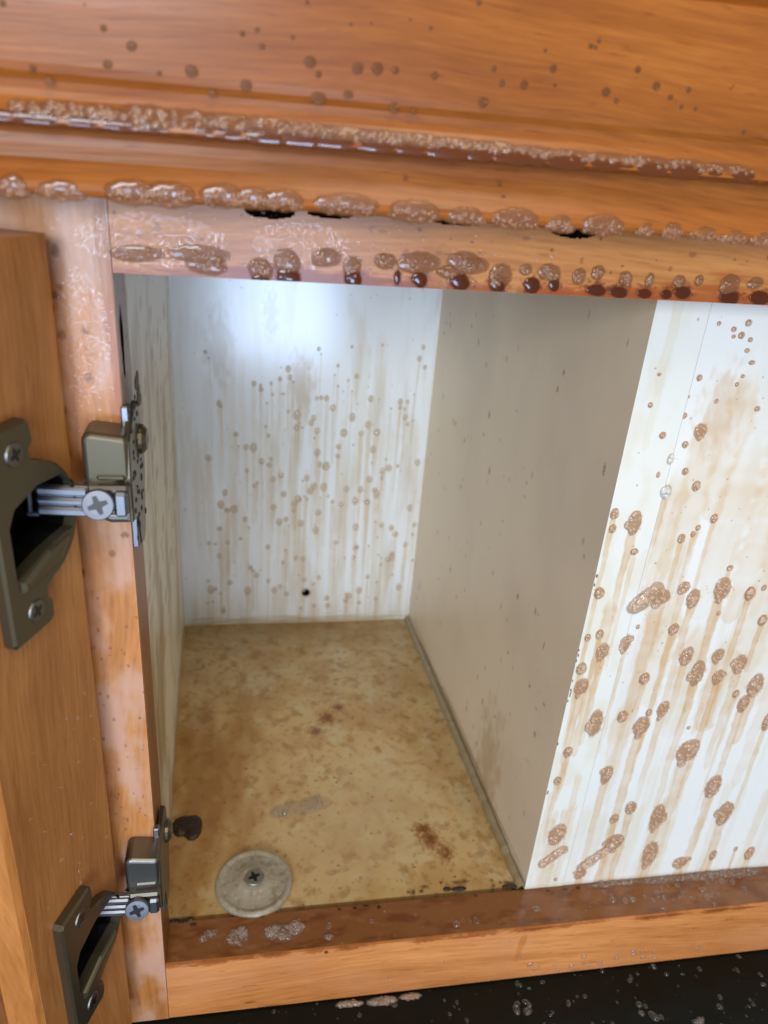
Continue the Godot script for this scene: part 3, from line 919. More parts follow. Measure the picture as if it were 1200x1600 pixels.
func build_right_panel() -> void:
	# The front edge of the divider and the panel beside it, one picture for each: 0.0185 m and 0.22 m wide, 0.298 m high
	var p := 4200.0
	var w1 := int(0.0184 * p)
	var w2 := int(0.150 * p)
	var h := int(0.292 * p)
	var edge := flat(w1, h, Color(0.86, 0.86, 0.83))
	var face := flat(w2, h, Color(0.865, 0.865, 0.845))
	var tan_c := Color(0.74, 0.55, 0.33)
	cloud(edge, Color(0.83, 0.80, 0.72), 2.0, -0.1, 0.5, 0.5, Vector2(0.5, 0.3))
	cloud(face, Color(0.80, 0.78, 0.73), 3.0, 0.0, 0.6, 0.4, Vector2(2, 0.3))
	# broad washes of thin brown liquid, wide at the top, ending in runs
	for s in [[20, 330, 24, 260], [45, 240, 30, 420], [88, 180, 28, 250], [120, 280, 40, 330], [175, 200, 34, 420], [70, 560, 26, 230], [130, 600, 26, 260], [190, 620, 30, 230], [225, 240, 40, 560], [270, 200, 60, 600], [340, 250, 60, 500], [30, 760, 16, 180]]:
		run_down(face, s[0], s[1], s[2], s[3], Color(0.77, 0.63, 0.45), 0.55, rng.randf_range(-6, 6))
	for i in 26:
		run_down(face, rng.randf_range(0, 420), rng.randf_range(180, 700), rng.randf_range(4, 16), rng.randf_range(150, 420), Color(0.77, 0.63, 0.46), rng.randf_range(0.15, 0.35))
	dab(face, 55, 260, 45, 90, Color(0.74, 0.60, 0.45), 0.4, 0.8, 0.4)
	run_down(edge, 36, 560, 12, 330, tan_c, 0.5)
	run_down(edge, 30, 60, 9, 260, Color(0.80, 0.72, 0.58), 0.4)
	for i in 6:
		run_down(edge, rng.randf_range(5, 70), rng.randf_range(900, 1080), rng.randf_range(5, 9), 300, tan_c, 0.3)
	for i in 20:
		run_down(face, rng.randf_range(0, 420), rng.randf_range(880, 1060), rng.randf_range(5, 14), 320, Color(0.80, 0.70, 0.53), 0.28)
	for d in panel_drops:
		var x: float = d[0] * 1e-4
		var y: float = d[1] * 1e-4
		var r: float = d[2] * 1e-4
		var img := edge if x < 0.1754 else face
		var tx := (x - (0.157 if x < 0.1754 else 0.1756)) * p
		var ty := h - (y + 0.001) * p
		if d[2] > 9 and rng.randf() < 0.9 and y < 0.2:
			run_down(img, tx, ty, maxf(3.5, r * p * 0.72), rng.randf_range(90, 330) * (0.6 + r * 220.0), tan_c, rng.randf_range(0.4, 0.7))
		dab(img, tx, ty, r * p * 1.2, d[3] * 1e-4 * p * 1.15, Color(0.70, 0.52, 0.34), 0.6, 0.4, 0.3)
	for i in 150:
		dab(face, rng.randf_range(0, 420), rng.randf_range(120, 800), rng.randf_range(0.8, 2.6), rng.randf_range(0.8, 3), Color(0.45, 0.36, 0.28), rng.randf_range(0.2, 0.5), 0.6)
	for i in 14:
		dab(edge, rng.randf_range(3, 74), rng.randf_range(120, 900), rng.randf_range(0.8, 2.2), rng.randf_range(1, 3), Color(0.5, 0.36, 0.22), 0.5, 0.6)
	for i in 16:
		dab(edge, rng.randf_range(0, 3), rng.randf_range(500, 1000), 1.5, rng.randf_range(2, 5), Color(0.2, 0.12, 0.07), 0.7, 0.6)
	var e := put("divider_edge", panel(Vector3(0.157, -0.001, -FRAME_T), Vector3(0.0184, 0, 0), Vector3(0, 0.292, 0), 0.0006), painted(edge, 0.28), cabinet)
	var f := put("white_panel", panel(Vector3(0.1757, -0.001, -FRAME_T - 0.0003), Vector3(0.150, 0, 0), Vector3(0, 0.292, 0), 0.012), painted(face, 0.26), cabinet)
	f.set_meta("label", "glossy white panel right of the divider, streaked with brown runs")
	# drops of brown foam sticking to them
	for d in panel_drops:
		var x: float = d[0] * 1e-4
		var y: float = d[1] * 1e-4
		var rx: float = d[2] * 1e-4
		var ry: float = d[3] * 1e-4
		var clear: bool = (absf(x - 0.1745) < 0.004 and y > 0.17 and y < 0.215 and d[2] > 12)
		var mounds := [[0.0, 0.0, rx, ry]]
		if d[2] > 22:
			mounds.append([rx * rng.randf_range(-0.25, 0.3), ry * rng.randf_range(0.2, 0.5), rx * 0.75, ry * 0.65])
			if rng.randf() < 0.45:
				mounds.append([rx * rng.randf_range(-0.3, 0.3), -ry * rng.randf_range(0.85, 1.15), rx * 0.42, ry * 0.42])
			if rng.randf() < 0.35:
				mounds.append([rx * (0.9 if rng.randf() < 0.5 else -0.9), ry * rng.randf_range(-0.4, 0.6), rx * 0.5, ry * 0.4])
			mounds.append([rx * rng.randf_range(-0.35, 0.1), -ry * rng.randf_range(0.25, 0.5), rx * 0.7, ry * 0.7])
		put("foam_drop", liquid(mounds, 0.42, 4 + int(rx * ry * 1.6e6), 0.0010, Color(0.47, 0.275, 0.16), Color(0.37, 0.19, 0.09), Color(0.62, 0.44, 0.31), 0.0, 0.0, -1e9, 0.55) if not clear else liquid(mounds, 0.4, 14, 0.001, Color(0.62, 0.60, 0.56), Color(0.5, 0.49, 0.47), Color(0.75, 0.74, 0.72)), M.foam, e if x < 0.1754 else f, Vector3(x, y, -FRAME_T if x < 0.1754 else -FRAME_T - 0.0003))
	# long drops
	for s in [[0.1670, 0.0205, 0.0056, 0.0026, 0.7, 6], [0.1890, 0.0180, 0.0090, 0.0027, 0.75, 8], [0.1792, 0.1560, 0.0052, 0.0034, 0.7, 6]]:
		var mounds := []
		for k in s[5]:
			var t: float = k / (s[5] - 1.0) - 0.5
			mounds.append([s[2] * t * 1.4, s[2] * t * 2.0 * s[4], s[3] * rng.randf_range(0.85, 1.1), s[3] * rng.randf_range(0.9, 1.25)])
		put("long_foam_drop", liquid(mounds, 0.42, 40, 0.0010, Color(0.50, 0.31, 0.18), Color(0.38, 0.20, 0.10), Color(0.62, 0.45, 0.32)), M.foam, f, Vector3(s[0], s[1], -FRAME_T))


func build_drawer_front() -> void:
	# profile [y, z] from the foot upwards: lip, hollow strip, overhanging bead, cove, flat face, upper groove
	var prof := [[0.2864, -0.0005 + 0.003], [0.2864, 0.0178], [0.2868, 0.0190], [0.2877, 0.0194], [0.2890, 0.0190], [0.2910, 0.0178], [0.2935, 0.0166], [0.2960, 0.0160], [0.2980, 0.0159], [0.2992, 0.0163], [0.2996, 0.0196], [0.2998, 0.0216], [0.3004, 0.0222], [0.3014, 0.0221], [0.3030, 0.0212], [0.3048, 0.0202], [0.3062, 0.0199], [0.3078, 0.0203], [0.3092, 0.0211], [0.3108, 0.0215], [0.3210, 0.0217], [0.3318, 0.0216], [0.3342, 0.0212], [0.3350, 0.0200], [0.3356, 0.0194], [0.3364, 0.0202], [0.3372, 0.0222], [0.3386, 0.0228], [0.372, 0.0228], [0.372, 0.0025]]
	var st := SurfaceTool.new()
	st.begin(Mesh.PRIMITIVE_TRIANGLES)
	st.set_smooth_group(-1)
	for i in prof.size():
		var a: Array = prof[i]
		var b: Array = prof[(i + 1) % prof.size()]
		var n := Vector3(0, -(b[1] - a[1]), b[0] - a[0])
		for k in 40:
			var xa := -0.14 + 0.0135 * k
			var xb := -0.14 + 0.0135 * (k + 1)
			quad(st, Vector3(xa, a[0], a[1]), Vector3(xb, a[0], a[1]), Vector3(xb, b[0], b[1]), Vector3(xa, b[0], b[1]), n)
	var d := put("drawer_front", done(st), M.front, cabinet)
	d.set_meta("label", "moulded maple drawer front above the opening")
	# brown foam hanging along its two lower edges
	for s in lip_foam:
		var rx: float = s[2] * 1e-4
		var ry: float = s[3] * 1e-4
		var mounds := [[0.0, -0.0002, rx * 0.8, ry * 1.05], [-rx * 0.55, -0.0004, rx * 0.5, ry * 0.8], [rx * 0.5, -0.0006, rx * 0.5, ry * 0.75]]
		var o := put("foam_mound", liquid(mounds, 0.5, 60, 0.00045, Color(0.235, 0.088, 0.033), Color(0.20, 0.065, 0.018), Color(0.31, 0.145, 0.065), 0.00016, 0.25, -1e9, 0.75), M.foam, d, Vector3(s[0] * 1e-4, s[1] * 1e-4 - 0.0008, 0.0187))
		o.rotation_degrees.x = 9.0
	for s in ledge_foam:
		var rx: float = s[2] * 1e-4
		var ry: float = s[3] * 1e-4
		var mounds := [[0.0, 0.0, rx, ry], [-rx * 0.6, 0.0002, rx * 0.6, ry * 0.8], [rx * 0.6, -0.0003, rx * 0.6, ry * 0.75]]
		var x: float = s[0] * 1e-4
		var big := 0.0011 if x < 0.02 else 0.00065
		ry *= 1.0
		mounds = [[0.0, 0.0, rx, ry], [-rx * 0.6, 0.0002, rx * 0.6, ry * 0.8], [rx * 0.6, -0.0003, rx * 0.6, ry * 0.75]]
		var o := put("foam_mound", liquid(mounds, 0.15, 26, big, Color(0.20, 0.075, 0.032), Color(0.20, 0.065, 0.018), Color(0.36, 0.21, 0.14), 0.00024, 0.1, -1e9, 0.5), M.foam, d, Vector3(x, s[1] * 1e-4 + 0.0002, 0.0216))
		o.rotation_degrees.x = -24.0
	# glassy dark liquid gathered under the foam on both edges
	for row in [[0.3007, 0.0222, 0.0014, 36], [0.2872, 0.0190, 0.0007, 40]]:
		for k in row[3]:
			var x: float = -0.06 + 0.27 * (k + rng.randf_range(-0.3, 0.3)) / row[3]
			put("liquid_bead", liquid([[0.0, 0.0, rng.randf_range(0.004, 0.007), row[2] * rng.randf_range(0.8, 1.3)]], 0.32, 0, 0.001, Color(0.12, 0.030, 0.004), Color(0.20, 0.06, 0.010), Color.WHITE, 0.00026, 0.0, -1e9, 0.9), M.drip, d, Vector3(x, row[0], row[1] - 0.0004))
	for s in front_spots:
		var y: float = s[1] * 1e-4
		put("foam_drop", liquid([[0.0, 0.0, s[2] * 0.95e-4, s[3] * 0.95e-4]], 0.12, 1, 0.0004, Color(0.17, 0.060, 0.018), Color(0.11, 0.035, 0.010), Color(0.26, 0.11, 0.04), 0.0, 0.0, -1e9, 0.7), M.spot, d, Vector3(s[0] * 1e-4, y, 0.0216 if y > 0.305 else 0.0172))
	for i in 30:
		var r := rng.randf_range(0.0003, 0.0007)
		put("foam_drop", liquid([[0.0, 0.0, r, r]], 0.35, 1, 0.0004, Color(0.16, 0.06, 0.02), Color(0.11, 0.04, 0.012), Color(0.26, 0.11, 0.04)), M.spot, d, Vector3(rng.randf_range(-0.02, 0.16), rng.randf_range(0.309, 0.331), 0.02155))


func build_door() -> void:
	var d := node("door", cabinet, Vector3(-0.0126, 0, 0.0092))
	d.rotation_degrees.y = DOOR_TURN
	d.set_meta("label", "open maple door seen from its inner side")
	# local x runs back towards the hinge edge at 0, z points out of the inner face
	var y0 := -0.0185
	var y1 := 0.2774
	var pocket := PackedVector2Array()
	for p in RECESS:
		pocket.append(Vector2(-0.017, 0.0) + (p - Vector2(-0.017, 0.0)) * 1.04)
	var whole := start()
	var last := y0
	for c in HINGES:
		add_box(whole, Vector3(-0.0425, last, -0.019), Vector3(0, c - 0.017, 0), 0.00002)
		add_plate(whole, PackedVector2Array([Vector2(-0.0425, -0.017), Vector2(0, -0.017), Vector2(0, 0.017), Vector2(-0.0425, 0.017)]), pocket, -0.019, 0.0, 0.00002, Transform3D(Basis(), Vector3(0, c, 0)))
		last = c + 0.017
	add_box(whole, Vector3(-0.0425, last, -0.019), Vector3(0, y1, 0), 0.00002)
	put("door_stile", done(whole), M.door, d)
	var st := start()
	add_prism(st, PackedVector2Array([Vector2(-0.0495, -0.0065), Vector2(-0.0426, -0.0065), Vector2(-0.0426, -0.0004), Vector2(-0.0446, -0.0010), Vector2(-0.0468, -0.0036)]), 0.0, y1 - y0 - 0.06, 0.0001, Transform3D(Basis(Vector3(1, 0, 0), Vector3(0, 0, 1), Vector3(0, -1, 0)), Vector3(0, y1 - 0.03, 0)))
	put("door_moulding", done(st), M.door_edge, d)
	put("door_panel", box(Vector3(-0.30, y0 + 0.03, -0.014), Vector3(-0.0430, y1 - 0.03, -0.0066), 0.0006), M.door_panel, d)
	put("door_rail", box(Vector3(-0.30, y1 - 0.045, -0.019), Vector3(-0.0427, y1, 0), 0.0008), M.door, d)
	put("door_rail", box(Vector3(-0.30, y0, -0.019), Vector3(-0.0427, y0 + 0.045, 0), 0.0008), M.door, d)
	var specks := []
	for i in 30:
		specks.append([rng.randf_range(-0.035, -0.002), rng.randf_range(0.07, 0.15), rng.randf_range(0.0003, 0.0008)])
	put("water_drops", domes(specks), M.bubble, d).set_meta("kind", "stuff")


func build_hinges() -> void:
	var h := node("hinge", cabinet, Vector3(0, HINGES[1], 0))
	h.set_meta("label", "upper bronze-grey hinge with its arm unfolded")
	# ---- cup plate, in the door's own axes
	var turn := Transform3D(Basis(Vector3.UP, deg_to_rad(DOOR_TURN)), Vector3(-0.0126, -0.0, 0.0092))
	# outline seen from the front of the door's inner face: x from the hinge edge (negative), y up
	var out := PackedVector2Array()
	out.append_array([Vector2(-0.0335, -0.0260), Vector2(-0.0325, -0.0275), Vector2(-0.0190, -0.0275), Vector2(-0.0175, -0.0262), Vector2(-0.0172, -0.0215), Vector2(-0.0190, -0.0200), Vector2(-0.0185, -0.0172), Vector2(-0.0160, -0.0160)])
	for i in 15:
		var a := deg_to_rad(-72.0 + 144.0 * i / 14.0)
		out.append(Vector2(-0.0190 + 0.0160 * cos(a), 0.0163 * sin(a)))
	out.append_array([Vector2(-0.0160, 0.0160), Vector2(-0.0185, 0.0172), Vector2(-0.0190, 0.0200), Vector2(-0.0172, 0.0215), Vector2(-0.0175, 0.0262), Vector2(-0.0190, 0.0275), Vector2(-0.0325, 0.0275), Vector2(-0.0335, 0.0260)])
	# with the recess in it
	var recess := PackedVector2Array(RECESS)
	var st := start()
	add_plate(st, out, recess, 0.0001, 0.0032, 0.0007, turn)
	put("cup_plate", done(st), M.bronze, h)
	st = start()   # the cup let into the door
	for i in recess.size():
		var k := (i + 1) % recess.size()
		var inw := (Vector2(-0.014, 0.0) - (recess[i] + recess[k]) / 2.0).normalized()
		quad(st, turn * v3(recess[i], -0.0105), turn * v3(recess[k], -0.0105), turn * v3(recess[k], 0.0001), turn * v3(recess[i], 0.0001), turn.basis * v3(inw, 0))
	var tri_i := Geometry2D.triangulate_polygon(scaled(recess, 1000.0))
	for i in range(0, tri_i.size(), 3):
		tri(st, turn * v3(recess[tri_i[i]], -0.0105), turn * v3(recess[tri_i[i + 1]], -0.0105), turn * v3(recess[tri_i[i + 2]], -0.0105), turn.basis.z)
	put("cup", done(st), M.dark, h)
	st = start()   # sloping side of the cup under the recess
	add_prism(st, PackedVector2Array([Vector2(-0.0285, -0.0135), Vector2(-0.0130, -0.0118), Vector2(-0.0085, -0.0060), Vector2(-0.0180, -0.0068), Vector2(-0.0285, -0.0105)]), 0.003, 0.0046, 0.0014, turn, 3)
	put("cup_ridge", done(st), M.bronze, h)
	for s in [-1.0, 1.0]:
		var place := turn * Transform3D(Basis(), Vector3(-0.0245, 0.0208 * s, 0.0032))
		screw("plate_screw", 0.0030, h, place, M.steel_dull)
	# ---- arm, from the cup to the block on the frame
	var a0 := Vector3(-0.0205, 0.0008, 0.0130)
	var a1 := Vector3(-0.0078, 0.0002, 0.0132)
	var along := (a1 - a0).normalized()
	var out_z := along.cross(Vector3.UP).normalized()
	if out_z.z < 0.0:
		out_z = -out_z
	var ab := Transform3D(Basis(along, out_z.cross(along), out_z), a0)
	var len := a0.distance_to(a1)
	st = start()
	add_box(st, Vector3(0, -0.0040, -0.0015), Vector3(len, 0.0040, 0.0008), 0.0004)
	for y in [-0.0030, 0.0, 0.0028]:
		add_box(st, Vector3(0, y - (0.0011 if y == 0.0 else 0.0012), 0.0006), Vector3(len, y + (0.0009 if y == 0.0 else 0.0012), 0.0022), 0.0006)
	put("arm", moved(st, ab), M.steel, h)
	st = start()
	add_box(st, Vector3(-0.0026, -0.0046, -0.0004), Vector3(-0.0014, 0.0046, 0.0010), 0.0004)
	add_box(st, Vector3(-0.0030, -0.0052, -0.0010), Vector3(0.0004, -0.0038, 0.0012), 0.0004)
	add_box(st, Vector3(-0.0030, 0.0038, -0.0010), Vector3(0.0004, 0.0052, 0.0012), 0.0004)
	put("hinge_pin", moved(st, ab), M.steel, h)
	# ---- block and screw
	st = start()
	add_box(st, Vector3(-0.0090, -0.0044, 0.0040), Vector3(0.0022, 0.0040, 0.0137), 0.0008)
	put("arm_block", done(st), M.steel_dull, h)
	st = start()
	add_box(st, Vector3(-0.0016, -0.0040, 0.0134), Vector3(0.0020, 0.0030, 0.0156), 0.0008)
	put("arm_end", done(st), M.steel, h)
	screw("adjusting_screw", 0.0041, h, Transform3D(Basis(Vector3.RIGHT, deg_to_rad(-14.0)), Vector3(-0.0052, 0.0002, 0.0164)), M.screw_face)
	# ---- hood over the frame edge, with rounded corners
	var hood := PackedVector2Array()
	for q in [[-0.0078, 0.0052, 180.0], [0.0006, 0.0052, 270.0], [0.0006, 0.0150, 0.0], [-0.0068, 0.0150, 90.0]]:
		for k in 5:
			var a := deg_to_rad(q[2] + 22.5 * k)
			hood.append(Vector2(q[0], q[1]) + Vector2(cos(a), sin(a)) * (0.0016 if q[2] != 90.0 else 0.0026))
	st = start()
	add_prism(st, hood, 0.0003, 0.0103, 0.00145, Transform3D(), 4)
	put("hood", done(st), M.bronze, h)
	st = start()
	add_box(st, Vector3(-0.0062, 0.0044, 0.0003), Vector3(0.0012, 0.0062, 0.0108), 0.0006)
	put("hood_lip", done(st), M.bronze, h)
	st = start()
	var flange := PackedVector2Array([Vector2(-0.0070, -0.0046), Vector2(-0.0056, -0.0074), Vector2(-0.0036, -0.0084), Vector2(0.0022, -0.0084), Vector2(0.0022, -0.0046)])
	add_prism(st, flange, 0.0003, 0.0104, 0.0014, Transform3D(), 3)
	put("lower_flange", done(st), M.steel_dull, h)
	# ---- plate on the inner edge of the stile: outline in (depth, height)
	var side := PackedVector2Array([Vector2(0.0006, -0.0205), Vector2(0.0060, -0.0225), Vector2(0.0105, -0.0205), Vector2(0.0135, -0.0090), Vector2(0.0165, -0.0040), Vector2(0.0172, 0.0030), Vector2(0.0145, 0.0080), Vector2(0.0135, 0.0155), Vector2(0.0115, 0.0195), Vector2(0.0020, 0.0195), Vector2(-0.0090, 0.0150), Vector2(-0.0100, 0.0048), Vector2(-0.0100, -0.0080), Vector2(-0.0012, -0.0095)])
	st = start()
	add_prism(st, side, 0.0, 0.0018, 0.0004, Transform3D(Basis(Vector3(0, 0, -1), Vector3.UP, Vector3.RIGHT), Vector3(0.0008, 0, 0)))
	put("side_plate", done(st), M.bronze, h)
	st = start()
	add_box(st, Vector3(0.0003, -0.0205, -0.0010), Vector3(0.0022, -0.0095, 0.0018), 0.0004)
	put("plate_tongue", done(st), M.steel, h)
	st = start()
	add_box(st, Vector3(-0.0003, 0.0155, -0.0010), Vector3(0.0018, 0.0220, 0.0018), 0.0004)
	put("plate_tongue", done(st), M.steel, h)
	st = start()
	add_lathe(st, [[0.0044, 0.0], [0.0042, 0.0010], [0.0030, 0.0021], [0.0, 0.0026]], 18, Transform3D(Basis(Vector3(0, 0, -1), Vector3.UP, Vector3.RIGHT), Vector3(0.0026, 0.0088, -0.0095)))
	put("side_screw", done(st), M.bronze, h)

	var low: Node3D = h.duplicate()
	low.name = "hinge_001"
	cabinet.add_child(low)
	low.position.y = HINGES[0]
	low.set_meta("label", "lower hinge with a bright steel hood, near the bottom rail")
	for part in low.get_children():
		if part is MeshInstance3D and (part.name == "hood" or part.name == "hood_lip"):
			part.material_override = M.steel_dull
	# wet grime speckles on the side plate of the upper hinge
	var bits := []
	for i in 46:
		bits.append([rng.randf_range(-0.014, 0.006), rng.randf_range(-0.018, 0.026), rng.randf_range(0.0003, 0.0009), rng.randf_range(0.0003, 0.0010)])
	for i in 8:
		bits.append([rng.randf_range(0.002, 0.010), rng.randf_range(0.019, 0.026), 0.0022, 0.0018])
	var g := put("grime_specks", liquid(bits, 0.8, 0, 0.001, Color(0.03, 0.025, 0.018), Color(0.03, 0.02, 0.015), Color.BLACK, 0.0002), M.crumb, h, Vector3(0.0027, 0, -0.006))
	g.rotation_degrees.y = 90.0
	g.set_meta("kind", "stuff")


func moved(st: SurfaceTool, t: Transform3D) -> ArrayMesh:
	var plainly := done(st)
	var o := SurfaceTool.new()
	o.begin(Mesh.PRIMITIVE_TRIANGLES)
	o.append_from(plainly, 0, t)
	return o.commit()


# a countersunk cross-head screw: head and dark cross
func screw(called: String, r: float, parent: Node3D, t: Transform3D, m: Material) -> void:
	var st := start()
	add_lathe(st, [[r, -0.0012], [r, -0.0001], [r * 0.93, 0.0004], [r * 0.6, 0.0005], [0.0, 0.0005]], 28, t)
	# the cross: shade of the recess given as dark arms just proud of the head
	var s2 := start()
	var x := PackedVector2Array()
	var a := r * 0.62
	var b := r * 0.13
	for p in [Vector2(a, -b), Vector2(a, b), Vector2(b * 1.5, b * 1.5), Vector2(b, a), Vector2(-b, a), Vector2(-b * 1.5, b * 1.5), Vector2(-a, b), Vector2(-a, -b), Vector2(-b * 1.5, -b * 1.5), Vector2(-b, -a), Vector2(b, -a), Vector2(b * 1.5, -b * 1.5)]:
		x.append(p.rotated(0.35))
	add_prism(s2, x, 0.0002, 0.00056, 0.00003, t)
	put(called, done(st), m, parent)
	put("screw_cross", done(s2), M.dark, parent)


func build_mat() -> void:
	var o := put("floor", box(Vector3(-0.6, -0.060, -0.30), Vector3(0.9, -RAIL_H - 0.0012, 0.25), 0.002), M.mat, self)
	tag(o, "dark wet floor under the cabinet, dotted with water bubbles", "floor", "", "structure")
	var list := []
	for i in 280:
		list.append([rng.randf_range(0.02, 0.30), -rng.randf_range(0.0, 0.045), 0.0002 + 0.0011 * pow(rng.randf(), 2.0)])
	for c in [[0.226, -0.029, 9], [0.205, -0.020, 5], [0.150, -0.012, 5]]:
		for i in c[2]:
			list.append([c[0] + rng.randf_range(-0.004, 0.004), c[1] + rng.randf_range(-0.003, 0.003), rng.randf_range(0.0008, 0.0020)])
	var b := put("water_bubbles", domes(list), M.bubble, self, Vector3(0, -RAIL_H - 0.0012, 0))
	b.rotation_degrees.x = -90.0
	var rb := put("bubble_rims", rims(list), M.rim_grey, b)
	rb.set_meta("kind", "stuff")
	tag(b, "clear water bubbles scattered over the dark wet floor", "water bubbles", "", "stuff")


func build_disc() -> void:
	var d := node("plastic_disc", self, Vector3(0.0354, -0.0006, -0.0345))
	tag(d, "round grey plastic disc screwed to the wet cabinet floor near the lower hinge", "plastic disc")
	var up := Transform3D(Basis(Vector3.RIGHT, -PI / 2.0), Vector3.ZERO)
	var st := SurfaceTool.new()
	st.begin(Mesh.PRIMITIVE_TRIANGLES)
	st.set_smooth_group(-1)
	add_lathe(st, [[0.0170, 0.0], [0.0170, 0.0016], [0.0166, 0.0024], [0.0158, 0.0028], [0.0150, 0.0027], [0.0138, 0.0022], [0.0120, 0.0024], [0.0100, 0.0028], [0.0078, 0.0035], [0.0062, 0.0042], [0.0050, 0.0044], [0.0, 0.0040]], 64, up)
	var img := flat(256, 256, Color(0.60, 0.57, 0.50))
	cloud(img, Color(0.46, 0.38, 0.26), 5.0, 0.0, 0.5, 0.6)
	cloud(img, Color(0.70, 0.68, 0.62), 9.0, 0.1, 0.5, 0.6)
	var m := painted(img, 0.34)
	m.uv1_triplanar = true
	m.uv1_scale = Vector3(28, 28, 28)
	put("disc_plate", done(st), m, d)
	screw("disc_screw", 0.0042, d, up * Transform3D(Basis(), Vector3(0, 0, 0.0048)), M.disc_screw)


func foam_patch(label: String, at: Vector3, mounds: Array, tint: Color, bubbles: int, big: float, film := 0.55) -> void:
	var d := node("foam_patch", self, at)
	tag(d, label, "foam", "patches of soap foam on the wet wood")
	var lyer := put("foam_film", liquid(mounds, 0.10, bubbles * 2, big * 0.5, tint, tint, tint.lerp(Color.WHITE, 0.2), 0.00022, 0.0, -1e9, film), M.foam, d)
	lyer.rotation_degrees.x = -90.0
	var list := []
	for i in bubbles:
		var m: Array = mounds[rng.randi() % mounds.size()]
		var a := rng.randf() * TAU
		var q := sqrt(rng.randf()) * 0.8
		list.append([m[0] + cos(a) * q * m[2], m[1] + sin(a) * q * m[3], big * (0.3 + 0.9 * pow(rng.randf(), 3.0))])
	var b := put("foam_bubbles", domes(list), M.bubble, d, Vector3(0, 0.0003, 0))
	b.rotation_degrees.x = -90.0
	b.set_meta("kind", "stuff")
	var rb := put("bubble_rims", rims(list), M.rim, d, Vector3(0, 0.0003, 0))
	rb.rotation_degrees.x = -90.0
	rb.set_meta("kind", "stuff")


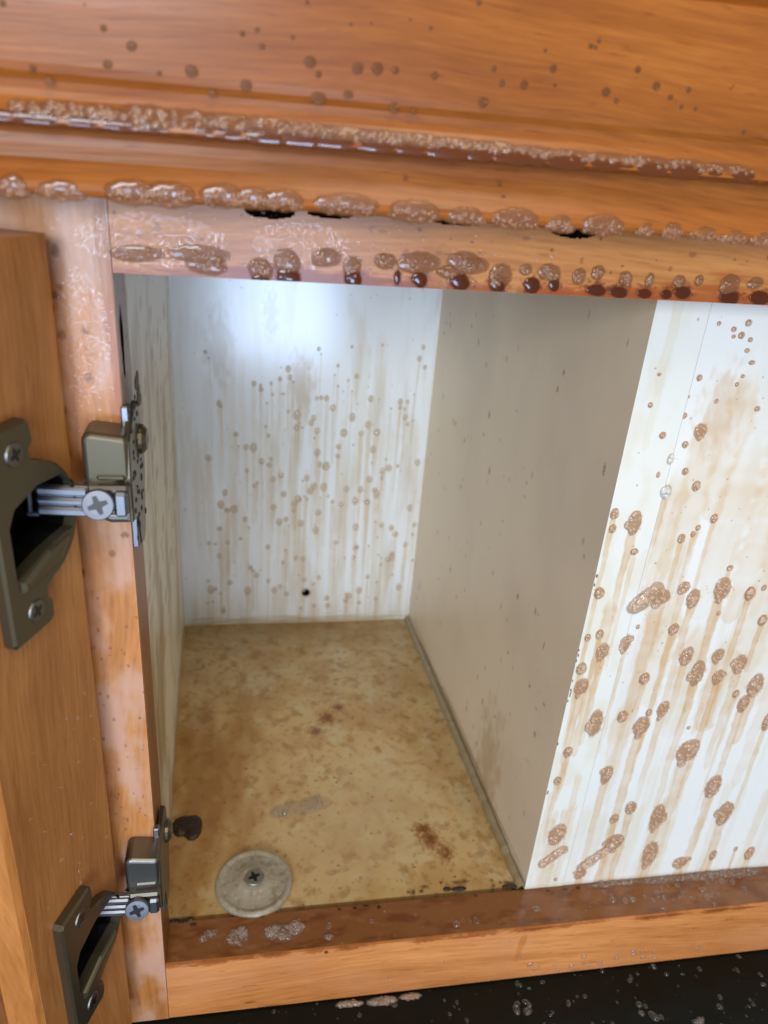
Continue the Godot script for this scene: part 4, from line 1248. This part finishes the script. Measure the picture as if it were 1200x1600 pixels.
func build_foam() -> void:
	var pink := Color(0.27, 0.155, 0.10)
	foam_patch("small round foam patch on the left end of the bottom rail", Vector3(0.0171, 0.0007, -0.0118), [[0.0, 0.0, 0.0032, 0.0022], [-0.0028, -0.002, 0.0018, 0.0016]], pink, 26, 0.0008)
	foam_patch("round pinkish foam patch on the rail between two others", Vector3(0.0285, 0.0007, -0.0090), [[0.0, 0.0, 0.0050, 0.0040], [0.0015, 0.0024, 0.0030, 0.0024]], pink, 60, 0.0010)
	foam_patch("widest foam patch on the bottom rail, with big bubbles, below the disc", Vector3(0.0470, 0.0007, -0.0090), [[0.0, 0.0, 0.0080, 0.0040], [-0.004, 0.001, 0.0040, 0.0034], [0.0055, 0.0022, 0.0044, 0.0022]], pink, 100, 0.0013)
	foam_patch("tiny foam ring on the bottom rail right of the wide patch", Vector3(0.0660, 0.0007, -0.0050), [[0.0, 0.0, 0.0020, 0.0014]], pink, 16, 0.0008)
	foam_patch("pale thin foam on the stained floor beyond the disc", Vector3(0.0580, -0.0003, -0.0760), [[0.0, 0.0, 0.0120, 0.0045], [0.008, 0.003, 0.008, 0.004], [-0.009, -0.002, 0.006, 0.004]], Color(0.50, 0.40, 0.28), 70, 0.0010, 0.22)
	foam_patch("pale foam ridge along the foot of the white panel", Vector3(0.2450, 0.0007, -0.0168), [[-0.045, 0.0004, 0.014, 0.0016], [-0.020, 0.0, 0.014, 0.0022], [0.0, 0.0, 0.014, 0.0026], [0.018, 0.0, 0.014, 0.0028]], Color(0.27, 0.17, 0.115), 160, 0.0009)
	foam_patch("white foam between the bottom rail and the dark floor", Vector3(0.0900, -RAIL_H - 0.0010, 0.0022), [[-0.014, 0.0, 0.006, 0.0012], [0.0, -0.0003, 0.007, 0.0019], [0.013, 0.0002, 0.005, 0.0011]], Color(0.34, 0.31, 0.28), 200, 0.0010, 0.4)
	# scattered bubbles on the wet ledge and the floor of the cabinet
	var list := []
	for i in 44:
		list.append([rng.randf_range(0.01, 0.25), rng.randf_range(0.002, 0.0175), 0.0003 + 0.0012 * pow(rng.randf(), 2.5)])
	for i in 26:
		list.append([0.222 + rng.randf_range(-0.03, 0.04), 0.010 + rng.randf_range(-0.004, 0.005), rng.randf_range(0.0006, 0.0016)])
	var b := put("ledge_bubbles", domes(list), M.bubble, self, Vector3(0, 0.0006, 0))
	b.rotation_degrees.x = -90.0
	put("bubble_rims", rims(list), M.rim, b).set_meta("kind", "stuff")
	tag(b, "clear bubbles strewn along the wet top of the bottom rail", "water bubbles", "", "stuff")
	var face := []
	for i in 22:
		face.append([rng.randf_range(0.09, 0.26), -0.0337 + 0.028 * pow(rng.randf(), 1.6), rng.randf_range(0.0003, 0.0009)])
	for i in 34:
		face.append([0.205 + rng.randf_range(-0.05, 0.045), -0.029 + rng.randf_range(-0.003, 0.006) + 0.0, rng.randf_range(0.0005, 0.0013)])
	var fb := put("rail_bubbles", domes(face), M.bubble, self, Vector3(0, 0, -0.0002))
	put("bubble_rims", rims(face), M.rim, fb).set_meta("kind", "stuff")
	tag(fb, "clear bubbles sticking to the front of the bottom rail", "water bubbles", "", "stuff")
	# foam and dark drips along the lower edge of the top rail
	var rail: Node3D = cabinet.get_node("top_rail")
	for s in rail_foam:
		var rx: float = s[2] * 1e-4
		var ry: float = s[3] * 1e-4
		var mounds := [[0.0, 0.0, rx * 0.9, ry * 0.95], [rx * rng.randf_range(-0.5, 0.5), -ry * 0.3, rx * 0.6, ry * 0.7]]
		put("foam_mound", liquid(mounds, 0.26, 24, 0.0005, Color(0.26, 0.098, 0.036), Color(0.22, 0.075, 0.022), Color(0.36, 0.17, 0.08), 0.00017), M.foam, rail, Vector3(s[0] * 1e-4, s[1] * 1e-4, 0))
	for s in rail_drips:
		var rx: float = s[2] * 0.9e-4
		var ry: float = s[3] * 1.15e-4
		put("dark_drip", liquid([[0.0, 0.0, rx, ry], [rx * 0.2, -ry * 0.4, rx * 0.8, ry * 0.9]], 0.3, 0, 0.0006, Color(0.085, 0.013, 0.003), Color(0.24, 0.06, 0.012), Color(0.3, 0.1, 0.04), 0.0002, 0.0, OPEN_H - s[1] * 1e-4 - 0.0006, 0.9), M.drip, rail, Vector3(s[0] * 1e-4, s[1] * 1e-4 + 0.0007, 0.0))
	# tiny clear droplets that give the upper left of the frame its sparkle
	var tiny := []
	for i in 1000:
		var x := rng.randf_range(-0.016, 0.0)
		var y := rng.randf_range(0.225, 0.284)
		if i > 620:
			x = rng.randf_range(0.0, 0.12)
			y = rng.randf_range(0.268, 0.284)
		tiny.append([x, y, 0.00018 + 0.0005 * pow(rng.randf(), 2.0)])
	var tb := put("frame_droplets", domes(tiny), M.bubble, self, Vector3(0, 0, 0.0))
	tag(tb, "fine clear droplets clinging to the upper left corner of the frame", "droplets", "", "stuff")
	for f in [[-0.0165, 0.2330, -0.0008, 0.2700], [-0.0100, 0.2690, 0.0300, 0.2830], [0.0330, 0.2705, 0.0600, 0.2835]]:
		put("wet_film", film(Vector2(f[0], f[1]), Vector2(f[2], f[3]), 0.00020, 0.00015), M.clear_drop, rail)
	# dark patches that stand in for the shaded gap under the drawer front
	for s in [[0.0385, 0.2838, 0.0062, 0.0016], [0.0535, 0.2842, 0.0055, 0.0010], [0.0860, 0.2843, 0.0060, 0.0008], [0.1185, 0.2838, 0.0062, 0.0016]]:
		put("gap_shade", liquid([[0.0, 0.0, s[2], s[3]]], 0.04, 0, 0.001, Color(0.012, 0.008, 0.006), Color(0.02, 0.01, 0.006), Color.BLACK, 0.0003), M.hole, rail, Vector3(s[0], s[1] + 0.0006, 0.0))
